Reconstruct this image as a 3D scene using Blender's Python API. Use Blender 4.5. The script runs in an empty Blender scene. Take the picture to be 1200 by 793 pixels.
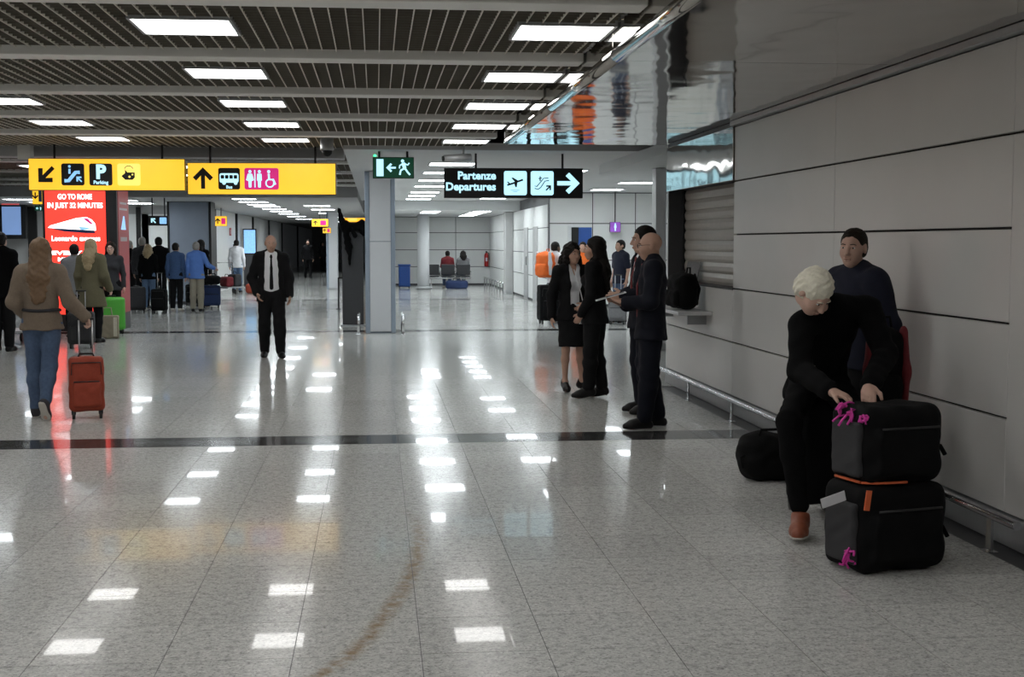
import bpy, bmesh, math, random
import numpy as np
from mathutils import Vector, Matrix

scene = bpy.context.scene
COL = scene.collection
rad = math.radians
random.seed(7)

# ------------------------------------------------------------------ camera
FPX, CX, CY = 1550.0, 600.0, 396.5            # focal length and centre for a 1200 x 793 frame
CAM_H = 1.65
PITCH = math.atan(112.0 / FPX)
YAW = math.atan(159.0 * math.cos(PITCH) / FPX)
cam_data = bpy.data.cameras.new('camera')
cam_data.sensor_fit = 'HORIZONTAL'
cam_data.sensor_width = 36.0
cam_data.lens = 36.0 * FPX / 1200.0
cam_data.clip_end = 400
cam = bpy.data.objects.new('camera', cam_data)
COL.objects.link(cam)
cam.location = (0, 0, CAM_H)
cam.rotation_euler = (math.pi / 2 - PITCH, 0, -YAW)
scene.camera = cam

# ------------------------------------------------------------------ world and exposure
world = bpy.data.worlds.new('hall_ambient')
scene.world = world
world.use_nodes = True
world.node_tree.nodes['Background'].inputs['Color'].default_value = (0.85, 0.92, 1.0, 1)
world.node_tree.nodes['Background'].inputs['Strength'].default_value = 0.05
scene.view_settings.view_transform = 'Standard'
scene.view_settings.look = 'None'
scene.view_settings.gamma = 1.0
scene.view_settings.use_curve_mapping = False
scene.view_settings.exposure = 0.0
LAMP = 10.0                                    # radiance of the fluorescent ceiling panels

_fw = Vector((math.sin(YAW) * math.cos(PITCH), math.cos(YAW) * math.cos(PITCH), -math.sin(PITCH)))
_rt = Vector((math.cos(YAW), -math.sin(YAW), 0))
_up = _rt.cross(_fw)
CAMP = Vector((0, 0, CAM_H))
def ray(px, py): return _fw * FPX + _rt * (px - CX) - _up * (py - CY)
def at(px, py, Y):
    d = ray(px, py); return CAMP + d * (Y / d.y)
def ground(px, py, z=0.0):
    d = ray(px, py); return CAMP + d * ((z - CAM_H) / d.z)

# ------------------------------------------------------------------ materials
MATS = {}
def mat(name, col, rough=0.6, metal=0.0, var=0.12, scale=30.0, bump=0.0, bscale=None, spec=0.5, sheen=0.0, coat=0.0):
    if name in MATS: return MATS[name]
    m = bpy.data.materials.new(name); m.use_nodes = True
    nt = m.node_tree; b = nt.nodes['Principled BSDF']
    tc = nt.nodes.new('ShaderNodeTexCoord')
    n = nt.nodes.new('ShaderNodeTexNoise'); n.inputs['Scale'].default_value = scale; n.inputs['Detail'].default_value = 4
    nt.links.new(tc.outputs['Object'], n.inputs['Vector'])
    mr = nt.nodes.new('ShaderNodeMix'); mr.data_type = 'RGBA'
    lo = [max(0, c * (1 - var)) for c in col]; hi = [min(1, c * (1 + var)) for c in col]
    mr.inputs[6].default_value = (*lo, 1); mr.inputs[7].default_value = (*hi, 1)
    nt.links.new(n.outputs['Fac'], mr.inputs[0]); nt.links.new(mr.outputs[2], b.inputs['Base Color'])
    b.inputs['Roughness'].default_value = rough; b.inputs['Metallic'].default_value = metal
    b.inputs['Specular IOR Level'].default_value = spec
    if sheen: b.inputs['Sheen Weight'].default_value = sheen
    if coat: b.inputs['Coat Weight'].default_value = coat
    if bump:
        n2 = nt.nodes.new('ShaderNodeTexNoise'); n2.inputs['Scale'].default_value = bscale or scale * 3
        nt.links.new(tc.outputs['Object'], n2.inputs['Vector'])
        bp = nt.nodes.new('ShaderNodeBump'); bp.inputs['Strength'].default_value = bump; bp.inputs['Distance'].default_value = 0.01
        nt.links.new(n2.outputs['Fac'], bp.inputs['Height']); nt.links.new(bp.outputs['Normal'], b.inputs['Normal'])
    MATS[name] = m; return m
def glow(name, col, strength=1.0, var=0.06, scale=3.0):
    if name in MATS: return MATS[name]
    m = bpy.data.materials.new(name); m.use_nodes = True
    nt = m.node_tree; b = nt.nodes['Principled BSDF']
    b.inputs['Base Color'].default_value = (*[c * 0.5 for c in col], 1); b.inputs['Roughness'].default_value = 0.35
    tc = nt.nodes.new('ShaderNodeTexCoord'); n = nt.nodes.new('ShaderNodeTexNoise'); n.inputs['Scale'].default_value = scale
    nt.links.new(tc.outputs['Object'], n.inputs['Vector'])
    mr = nt.nodes.new('ShaderNodeMapRange'); mr.inputs['To Min'].default_value = strength * (1 - var); mr.inputs['To Max'].default_value = strength * (1 + var)
    nt.links.new(n.outputs['Fac'], mr.inputs['Value'])
    b.inputs['Emission Color'].default_value = (*col, 1); nt.links.new(mr.outputs['Result'], b.inputs['Emission Strength'])
    MATS[name] = m; return m

# ------------------------------------------------------------------ object helpers
def link(name, me, m=None, parent=None, loc=None, rot=None):
    o = bpy.data.objects.new(name, me); COL.objects.link(o)
    if m is not None and me is not None and not me.materials: me.materials.append(m)
    if parent is not None: o.parent = parent
    if loc is not None: o.location = loc
    if rot is not None: o.rotation_euler = rot
    return o
def tag(o, label, cat, group=None, kind=None):
    o['label'] = label
    if cat: o['category'] = cat
    if group: o['group'] = group
    if kind: o['kind'] = kind
    return o
def thing(name, label, cat, loc=(0, 0, 0), rz=0.0, group=None):
    o = bpy.data.objects.new(name, None); COL.objects.link(o); o.empty_display_size = 0.1
    o.location = loc; o.rotation_euler = (0, 0, rz)
    return tag(o, label, cat, group)
def struct(o, label=None):
    o['kind'] = 'structure'
    if label: o['label'] = label
    return o
def copy_tree(src, loc=None, rz=None, parent=None, label=None):
    c = src.copy(); COL.objects.link(c)
    if parent is not None: c.parent = parent
    if loc is not None: c.location = loc
    if rz is not None: c.rotation_euler = (0, 0, rz)
    if label: c['label'] = label
    for ch in list(src.children): copy_tree(ch, parent=c)
    return c

class MB:
    """collects simple solids into one mesh"""
    def __init__(s): s.bm = bmesh.new()
    def box(s, lo, hi, bev=0.0, seg=2, M=None):
        r = bmesh.ops.create_cube(s.bm, size=1.0); vs = r['verts']
        c = [(a + b) / 2 for a, b in zip(lo, hi)]; d = [max(abs(b - a), 1e-5) for a, b in zip(lo, hi)]
        for v in vs: v.co = Vector((v.co.x * d[0] + c[0], v.co.y * d[1] + c[1], v.co.z * d[2] + c[2]))
        if M is not None:
            for v in vs: v.co = M @ v.co
        if bev > 0:
            es = list({e for v in vs for e in v.link_edges})
            bmesh.ops.bevel(s.bm, geom=es, offset=bev, segments=seg, profile=0.5, affect='EDGES')
        return s
    def tube(s, pts, r, n=10, closed=False, caps=True):
        pts = [Vector(p) for p in pts]; rings = []
        rr = r if hasattr(r, '__len__') else [r] * len(pts)
        N = len(pts); prev = None
        for i, p in enumerate(pts):
            a = pts[(i - 1) % N] if (closed or i > 0) else p; b = pts[(i + 1) % N] if (closed or i < N - 1) else p
            t = (b - a).normalized()
            if prev is None:
                u = t.cross(Vector((0, 0, 1)))
                if u.length < 1e-3: u = t.cross(Vector((1, 0, 0)))
            else: u = prev - t * prev.dot(t)
            u.normalize(); prev = u; w = t.cross(u)
            rings.append([s.bm.verts.new(p + (u * math.cos(2 * math.pi * k / n) + w * math.sin(2 * math.pi * k / n)) * rr[i]) for k in range(n)])
        for i in range(N if closed else N - 1):
            A, B = rings[i], rings[(i + 1) % N]
            for k in range(n):
                f = s.bm.faces.new((A[k], A[(k + 1) % n], B[(k + 1) % n], B[k])); f.smooth = True
        if caps and not closed:
            s.bm.faces.new(rings[0][::-1]); s.bm.faces.new(rings[-1])
        return s
    def lathe(s, prof, n=20, c=(0, 0, 0)):
        rings = [[s.bm.verts.new((c[0] + r * math.cos(2 * math.pi * k / n), c[1] + r * math.sin(2 * math.pi * k / n), c[2] + z)) for k in range(n)] for r, z in prof]
        for A, B in zip(rings, rings[1:]):
            for k in range(n):
                f = s.bm.faces.new((A[k], A[(k + 1) % n], B[(k + 1) % n], B[k])); f.smooth = True
        s.bm.faces.new(rings[0][::-1]); s.bm.faces.new(rings[-1]); return s
    def poly(s, loop, y0, y1):
        """loop of (x,z) points in the plane facing -Y, from y0 (front) back to y1"""
        area = sum(a[0] * b[1] - b[0] * a[1] for a, b in zip(loop, loop[1:] + loop[:1]))
        if area < 0: loop = loop[::-1]
        A = [s.bm.verts.new((x, y0, z)) for x, z in loop]; B = [s.bm.verts.new((x, y1, z)) for x, z in loop]
        s.bm.faces.new(A); s.bm.faces.new(B[::-1]); n = len(loop)
        for i in range(n): s.bm.faces.new((A[(i + 1) % n], A[i], B[i], B[(i + 1) % n]))
        return s
    def mesh(s, name):
        me = bpy.data.meshes.new(name); bmesh.ops.recalc_face_normals(s.bm, faces=s.bm.faces); s.bm.to_mesh(me); s.bm.free(); return me
    def build(s, name, m, parent=None, loc=None, rot=None):
        return link(name, s.mesh(name), m, parent, loc, rot)
def box(name, lo, hi, m, parent=None, bev=0.0, loc=None, rot=None, seg=2):
    return MB().box(lo, hi, bev, seg).build(name, m, parent, loc, rot)
def circ(cx, cz, r, n=16, a0=0, a1=360, rz=None):
    rz = rz or r
    full = abs(a1 - a0) >= 360
    k = n if full else n + 1
    return [(cx + r * math.cos(rad(a0 + (a1 - a0) * i / n)), cz + rz * math.sin(rad(a0 + (a1 - a0) * i / n))) for i in range(k)]
def rect(x0, z0, x1, z1): return [(x0, z0), (x1, z0), (x1, z1), (x0, z1)]
def rrect(x0, z0, x1, z1, r):
    out = []
    for cx, cz, a in ((x1 - r, z0 + r, -90), (x1 - r, z1 - r, 0), (x0 + r, z1 - r, 90), (x0 + r, z0 + r, 180)):
        out += circ(cx, cz, r, 4, a, a + 90)
    return out
def stroke(pts, w):
    """thick polyline as one loop"""
    L, Rr = [], []
    P = [Vector((p[0], p[1])) for p in pts]
    for i, p in enumerate(P):
        a = P[max(i - 1, 0)]; b = P[min(i + 1, len(P) - 1)]
        t = (b - a).normalized(); nn = Vector((-t.y, t.x)) * (w / 2)
        L.append(tuple(p + nn)); Rr.append(tuple(p - nn))
    return L + Rr[::-1]
def flat(name, loops, m, parent, y=0.0, th=0.004):
    b = MB()
    for l in loops: b.poly(l, y - th, y)
    return b.build(name, m, parent)
def text(name, s, size, m, parent, x, z, y=0.0, align='LEFT', bold=0.0, th=0.004, width=None):
    cu = bpy.data.curves.new(name, 'FONT'); cu.body = s; cu.size = size; cu.align_x = align; cu.offset = bold; cu.resolution_u = 3
    tmp = bpy.data.objects.new('tmp', cu); COL.objects.link(tmp)
    dg = bpy.context.evaluated_depsgraph_get(); me = bpy.data.meshes.new_from_object(tmp.evaluated_get(dg))
    bpy.data.objects.remove(tmp); bpy.data.curves.remove(cu)
    n = len(me.vertices); co = np.empty(n * 3, np.float32); me.vertices.foreach_get('co', co); co = co.reshape(-1, 3)
    xs = co[:, 0].copy()
    if width and n:
        span = xs.max() - xs.min(); xs *= width / span
    out = np.stack([xs + x, np.full(n, y - th, np.float32), co[:, 1] + z], 1)
    me.vertices.foreach_set('co', out.ravel().astype(np.float32)); me.materials.clear(); me.update()
    return link(name, me, m, parent)

# ------------------------------------------------------------------ smooth solids: blended shapes polygonised with surface nets
def V3(p): return np.array(p, np.float32)
def cone(p0, r0, p1, r1, k=0.03, flat=1.0, n=None): return ('c', V3(p0), r0, V3(p1), r1, k, flat, None if n is None else V3(n))
def ell(c, r, k=0.02, Rm=None): return ('e', V3(c), V3(r), k, None if Rm is None else np.array(Rm, np.float32))
def rbox(c, h, r, k=0.02, Rm=None): return ('b', V3(c), V3(h), r, k, None if Rm is None else np.array(Rm, np.float32))
def sub(op): return ('s', op)
def cut(p, n): return ('p', V3(p), V3(n))
def vee(zb, zt, w0, w1, y): return ('v', zb, zt, w0, w1, y)
def wrinkle(a, f, seed=0.0): return ('w', a, f, seed)

def _bounds(op):
    if op[0] == 'c':
        r = max(op[2], op[4]); return np.minimum(op[1], op[3]) - r, np.maximum(op[1], op[3]) + r
    if op[0] == 'e':
        r = float(op[2].max()) if op[4] is not None else op[2]; return op[1] - r, op[1] + r
    if op[0] == 'b':
        h = op[2] if op[5] is None else np.full(3, float(np.linalg.norm(op[2])), np.float32); return op[1] - h, op[1] + h
def _dist(op, X, Y, Z):
    if op[0] == 'c':
        _, p0, r0, p1, r1, k, fl, n = op
        d = p1 - p0; L = float(d @ d) + 1e-9
        ax, ay, az = X - p0[0], Y - p0[1], Z - p0[2]
        t = np.clip((ax * d[0] + ay * d[1] + az * d[2]) / L, 0, 1)
        qx, qy, qz = ax - t * d[0], ay - t * d[1], az - t * d[2]
        q2 = qx * qx + qy * qy + qz * qz
        if n is not None and fl != 1.0:
            qn = qx * n[0] + qy * n[1] + qz * n[2]; q2 = q2 + qn * qn * (1 / (fl * fl) - 1)
            return (np.sqrt(q2) - (r0 + (r1 - r0) * t)) * (0.5 + 0.5 * fl)
        return np.sqrt(q2) - (r0 + (r1 - r0) * t)
    c, Rm = op[1], op[-1]
    ax, ay, az = X - c[0], Y - c[1], Z - c[2]
    if Rm is not None:                      # columns of Rm are the local axes
        ax, ay, az = (ax * Rm[0, 0] + ay * Rm[1, 0] + az * Rm[2, 0], ax * Rm[0, 1] + ay * Rm[1, 1] + az * Rm[2, 1], ax * Rm[0, 2] + ay * Rm[1, 2] + az * Rm[2, 2])
    if op[0] == 'e':
        r = op[2]
        k0 = np.sqrt((ax / r[0]) ** 2 + (ay / r[1]) ** 2 + (az / r[2]) ** 2)
        k1 = np.sqrt((ax / r[0] ** 2) ** 2 + (ay / r[1] ** 2) ** 2 + (az / r[2] ** 2) ** 2) + 1e-6
        return k0 * (k0 - 1) / k1
    h, r = op[2], op[3]
    qx, qy, qz = np.abs(ax) - (h[0] - r), np.abs(ay) - (h[1] - r), np.abs(az) - (h[2] - r)
    o = np.sqrt(np.maximum(qx, 0) ** 2 + np.maximum(qy, 0) ** 2 + np.maximum(qz, 0) ** 2)
    return o + np.minimum(np.maximum(qx, np.maximum(qy, qz)), 0) - r
def _axis(lo, hi, step, fine):
    out = [lo]; x = lo
    while x < hi:
        s = step
        for a, b, f in fine:
            if a - step <= x <= b: s = min(s, f)
        x += s; out.append(x)
    return np.array(out, np.float32)
def nets(ops, step, fine=()):
    """fine: boxes (lo, hi, step) with a denser grid"""
    lo = np.full(3, 1e9); hi = -lo
    for op in ops:
        if op[0] in 'ceb':
            a, b = _bounds(op); lo = np.minimum(lo, a); hi = np.maximum(hi, b)
    lo -= 3 * step; hi += 3 * step
    ax = [_axis(lo[i], hi[i], step, [(f[0][i], f[1][i], f[2]) for f in fine]) for i in range(3)]
    X, Y, Z = ax[0][:, None, None], ax[1][None, :, None], ax[2][None, None, :]
    D = np.full((len(ax[0]), len(ax[1]), len(ax[2])), 0.5, np.float32)
    for op in ops:
        if op[0] in 'ceb' or op[0] == 's':
            base = op[1] if op[0] == 's' else op
            k = base[5] if base[0] == 'c' else (base[3] if base[0] == 'e' else base[4])
            a, b = _bounds(base); pad = k + 2.5 * step
            sl = tuple(slice(int(np.searchsorted(ax[i], a[i] - pad)), int(np.searchsorted(ax[i], b[i] + pad)) + 1) for i in range(3))
            d = _dist(base, X[sl[0]], Y[:, sl[1]], Z[:, :, sl[2]])
            o = D[sl]
            if op[0] == 's':
                d = -d; h = np.maximum(k - np.abs(o - d), 0) / k; D[sl] = np.maximum(o, d) + h * h * k * 0.25
            else:
                h = np.maximum(k - np.abs(o - d), 0) / k; D[sl] = np.minimum(o, d) - h * h * k * 0.25
        elif op[0] == 'p':
            np.maximum(D, (X - op[1][0]) * op[2][0] + (Y - op[1][1]) * op[2][1] + (Z - op[1][2]) * op[2][2], out=D)
        elif op[0] == 'v':
            _, zb, zt, w0, w1, y = op
            t = np.clip((Z - zb) / (zt - zb), 0, 1)
            v = np.maximum(np.maximum(np.abs(X) - (w0 + (w1 - w0) * t), Y - y), zb - Z)
            np.maximum(D, -v, out=D)
        elif op[0] == 'w':
            _, a, f, sd = op
            D += a * (np.sin(f * X + sd + 1.5 * np.sin(f * 0.6 * Z + sd * 2)) * np.sin(f * 0.8 * Z + sd + np.sin(f * 0.7 * Y + X * f * 0.5)) + 0.5 * np.sin(f * 1.7 * Z + 2 * np.sin(f * X * .9) + f * Y))
    S = D < 0
    cnt = np.zeros(tuple(n - 1 for n in D.shape), np.int8)
    for i in (0, 1):
        for j in (0, 1):
            for k in (0, 1):
                cnt += S[i:i + cnt.shape[0], j:j + cnt.shape[1], k:k + cnt.shape[2]]
    act = (cnt > 0) & (cnt < 8)
    I, J, K = np.nonzero(act); nv = len(I)
    if nv == 0: return np.zeros((0, 3)), np.zeros((0, 4), int)
    idx = np.full(cnt.shape, -1, np.int64); idx[I, J, K] = np.arange(nv)
    pos = np.zeros((nv, 3), np.float32); num = np.zeros(nv, np.float32)
    cr = [(i, j, k) for i in (0, 1) for j in (0, 1) for k in (0, 1)]
    for a in cr:
        for axis in range(3):
            if a[axis]: continue
            b = list(a); b[axis] = 1
            ia, ib = (I + a[0], J + a[1], K + a[2]), (I + b[0], J + b[1], K + b[2])
            da, db = D[ia], D[ib]; m = (da < 0) != (db < 0)
            t = np.where(m, da / np.where(da == db, 1, da - db), 0)
            pa = np.stack([ax[q][ia[q]] for q in range(3)], 1); pb = np.stack([ax[q][ib[q]] for q in range(3)], 1)
            pos += np.where(m[:, None], pa + (pb - pa) * t[:, None], 0); num += m
    pos /= num[:, None]
    quads = []
    for axis in range(3):
        sl0 = [slice(None)] * 3; sl1 = [slice(None)] * 3
        sl0[axis] = slice(0, -1); sl1[axis] = slice(1, None)
        ch = S[tuple(sl0)] != S[tuple(sl1)]
        o1, o2 = [(1, 2), (2, 0), (0, 1)][axis]
        g = np.array(np.nonzero(ch)); ok = (g[o1] > 0) & (g[o2] > 0) & (g[o1] < D.shape[o1] - 1) & (g[o2] < D.shape[o2] - 1); g = g[:, ok]
        def cell(d1, d2):
            c = g.copy(); c[o1] -= d1; c[o2] -= d2; return idx[c[0], c[1], c[2]]
        q = np.stack([cell(1, 1), cell(0, 1), cell(0, 0), cell(1, 0)], 1)
        inside = S[g[0], g[1], g[2]]
        q[~inside] = q[~inside][:, ::-1]; quads.append(q)
    q = np.concatenate(quads); q = q[(q >= 0).all(1)]
    return pos, q
def smooth_mesh(name, ops, step, fine=(), scale=1.0, off=None):
    v, q = nets(ops, step, fine)
    if off is not None: v = v - np.array(off, np.float32)
    v = v * scale
    me = bpy.data.meshes.new(name)
    me.vertices.add(len(v)); me.vertices.foreach_set('co', v.astype(np.float32).ravel())
    me.loops.add(q.size); me.loops.foreach_set('vertex_index', q.astype(np.int32).ravel())
    me.polygons.add(len(q)); me.polygons.foreach_set('loop_start', np.arange(0, q.size, 4, dtype=np.int32))
    me.polygons.foreach_set('use_smooth', np.ones(len(q), bool))
    me.update(calc_edges=True); return me
def soft(name, ops, step, m, parent=None, fine=(), scale=1.0, loc=None, rot=None, off=None):
    return link(name, smooth_mesh(name, ops, step, fine, scale, off), m, parent, loc, rot)
# ------------------------------------------------------------------ people
def unit(a): a = np.array(a, float); return a / (np.linalg.norm(a) + 1e-9)
def lerp(a, b, t): return np.array(a, float) * (1 - t) + np.array(b, float) * t
def rot3(yaw=0, pitch=0, roll=0):
    return np.array((Matrix.Rotation(rad(yaw), 3, 'Z') @ Matrix.Rotation(rad(pitch), 3, 'X') @ Matrix.Rotation(rad(roll), 3, 'Y')))
# a figure 1.75 m tall facing -Y; its left is +X
STAND = dict(pel=(0, 0, .95), neck=(0, .012, 1.475), head=(0, -.015, 1.632),
             sL=(.172, .01, 1.425), eL=(.225, .03, 1.14), wL=(.235, -.03, .885), hL=(.088, 0, .92), kL=(.095, -.02, .5), aL=(.1, .02, .085), fL=8,
             sR=(-.172, .01, 1.425), eR=(-.225, .03, 1.14), wR=(-.235, -.03, .885), hR=(-.088, 0, .92), kR=(-.095, -.02, .5), aR=(-.1, .02, .085), fR=-8,
             hdL=None, hdR=None, curl=18, pitchL=0, pitchR=0)
def pose(**kw):
    d = dict(STAND); d.update(kw); return d
def frame(J):
    v = unit(np.subtract(J['neck'], J['pel'])); u = unit(np.subtract(J['sL'], J['sR'])); n = unit(np.cross(u, v)); return u, v, n
def torso_ops(J, inf=0.0, fem=False, low=0.0, sh=.058):
    u, v, n = frame(J); pel, neck = np.array(J['pel']), np.array(J['neck'])
    w = (.152, .118, .142, .098) if fem else (.155, .143, .165, .118)
    f = .72 if fem else .68
    if inf > .012: w = (w[0] + .02,) + w[1:]
    p = [pel - v * low, lerp(pel, neck, .36), lerp(pel, neck, .68), lerp(pel, neck, .9)]
    ops = [cone(p[0], w[0] + inf + low * .14, p[1], w[1] + inf, .05, f, n), cone(p[1], w[1] + inf, p[2], w[2] + inf, .05, f, n), cone(p[2], w[2] + inf, p[3], w[3] + inf, .05, f - .06, n)]
    if fem:
        for s in (-1, 1): ops.append(ell(lerp(pel, neck, .63) + u * s * .062 + n * .085, (.058 + inf * .6,) * 3, .05))
    a, b = np.array(J['sL']), np.array(J['sR']); c = lerp(pel, neck, .93)
    ops += [cone(lerp(c, a, .25), sh + .012 + inf, lerp(c, a, .93), sh + inf, .06), cone(lerp(c, b, .25), sh + .012 + inf, lerp(c, b, .93), sh + inf, .06)]
    return ops
def fwd(J): return frame(J)[2]
def arm_ops(J, s, inf=0.0, till=.96, fem=False, k=.03):
    q = .88 if fem else 1.0
    S, E, W = (np.array(J[c + s]) for c in 'sew')
    if till <= 0.5:
        return [cone(S, .056 * q + inf, lerp(S, E, till * 2), .05 * q + inf, k)]
    return [cone(S, .056 * q + inf, E, .046 * q + inf, k), cone(E, .046 * q + inf, lerp(E, W, till), .034 * q + inf, k)]
def hand_ops(J, s, fem=False):
    E, W = np.array(J['e' + s], float), np.array(J['w' + s], float)
    spec = J.get('hd' + s)
    sg = 1 if s == 'L' else -1
    if spec is None: d = unit(W - E); nrm = unit(np.array([-sg, -.25, 0.])); curl = J['curl']
    else: d, nrm, curl = unit(spec[0]), unit(spec[1]), spec[2]
    nrm = unit(nrm - d * (nrm @ d)); side = np.cross(d, nrm) * sg
    if spec is None and side[1] > 0: side = -side
    if spec is not None and len(spec) > 3: side = side * spec[3]
    q = .9 if fem else 1.0
    Rm = np.stack([side, d, nrm], 1)
    ops = [ell(W + d * .05 * q, (.042 * q, .056 * q, .018 * q), .02, Rm), cone(W - d * .02, .026 * q, W + d * .02 * q, .028 * q, .02, .75, nrm)]
    for i, L in enumerate((.072, .082, .076, .06)):
        b = W + d * (.086 - .004 * abs(i - 1)) * q + side * (.03 - .0205 * i) * q
        c = rad(curl * (1 + .12 * i)); p = b; a = c * .8
        for j, fr in enumerate((.46, .31, .23)):
            dr = d * math.cos(a) + nrm * math.sin(a); e = p + dr * L * fr * q
            ops.append(cone(p, (.0098 - .001 * j) * q, e, (.009 - .001 * j) * q, .006)); p = e; a += c
    b = W + d * .028 * q + side * .03 * q; dr = unit(side * .7 + d * .75 + nrm * .35)
    e = b + dr * .042 * q; ops.append(cone(b, .015 * q, e, .0115 * q, .012))
    dr2 = unit(side * .25 + d * .9 + nrm * (.35 + curl / 90)); ops.append(cone(e, .0115 * q, e + dr2 * .032 * q, .009 * q, .006))
    return ops
def leg_ops(J, s, inf=0.0, fem=False, bot=0.0, straight=0.0, k=.03):
    H, K, A = (np.array(J[c + s], float) for c in 'hka')
    q = .95 if fem else 1.0
    C = lerp(K, A, .3) + np.array([0, .012, 0]) * (1 - straight)
    E = lerp(K, A, 1 - bot)
    return [cone(H, .088 * q + inf, K, .056 * q + inf + straight * .012, k), cone(K, .055 * q + inf + straight * .012, C, .056 * q + inf + straight * .012, k), cone(C, .055 * q + inf + straight * .012, E, .036 * q + inf + straight * .022, k)]
def foot_vec(J, s):
    a = rad(J['f' + s]); p = rad(J.get('pitch' + s, 0))
    return np.array([math.sin(a) * math.cos(p), -math.cos(a) * math.cos(p), -math.sin(p)]), np.array([math.sin(a) * math.sin(p), -math.cos(a) * math.sin(p), math.cos(p)])
def foot_ops(J, s, inf=0.0, heel=0.0):
    A = np.array(J['a' + s], float); d, n = foot_vec(J, s)
    hl = A - n * .048 - d * .045; ball = A - n * (.052 + heel) + d * .115; toe = A - n * (.056 + heel) + d * .168
    return [cone(A + n * .02, .036 + inf, A - n * .02 - d * .02, .038 + inf, .02), cone(A, .036 + inf, ball + n * .018, .03 + inf, .03), cone(hl, .033 + inf, ball, .036 + inf, .03), cone(ball, .037 + inf, toe, .026 + inf, .03)]
def head_ops(J, head, fem=False):
    Rm = rot3(*head); c = np.array(J['head'], float)
    p = lambda *a: c + Rm @ np.array(a)
    E = lambda q, r, k=.02: ell(p(*q), r, k, Rm)
    jw = .92 if fem else 1.0
    ops = [E((0, .014, .03), (.076, .096, .088), .03), E((0, -.03, -.028), (.06 * jw, .066, .084), .03), E((0, -.05, -.088), (.036 * jw, .038, .03), .03),
           E((.034, -.055, -.03), (.028, .034, .03), .03), E((-.034, -.055, -.03), (.028, .034, .03), .03),
           cone(p(-.034, -.083, .026), .01, p(.034, -.083, .026), .01, .016),
           sub(E((.033, -.105, .006), (.018, .016, .011), .012)), sub(E((-.033, -.105, .006), (.018, .016, .011), .012)),
           cone(p(0, -.094, .012), .009, p(0, -.116, -.028), .0125, .012), E((0, -.1, -.034), (.019, .014, .01), .01),
           E((0, -.096, -.06), (.025, .012, .0055), .006), E((0, -.094, -.0715), (.021, .012, .0065), .006),
           E((.077, .014, -.002), (.01, .02, .033), .012), E((-.077, .014, -.002), (.01, .02, .033), .012)]
    return ops, p, Rm
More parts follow.
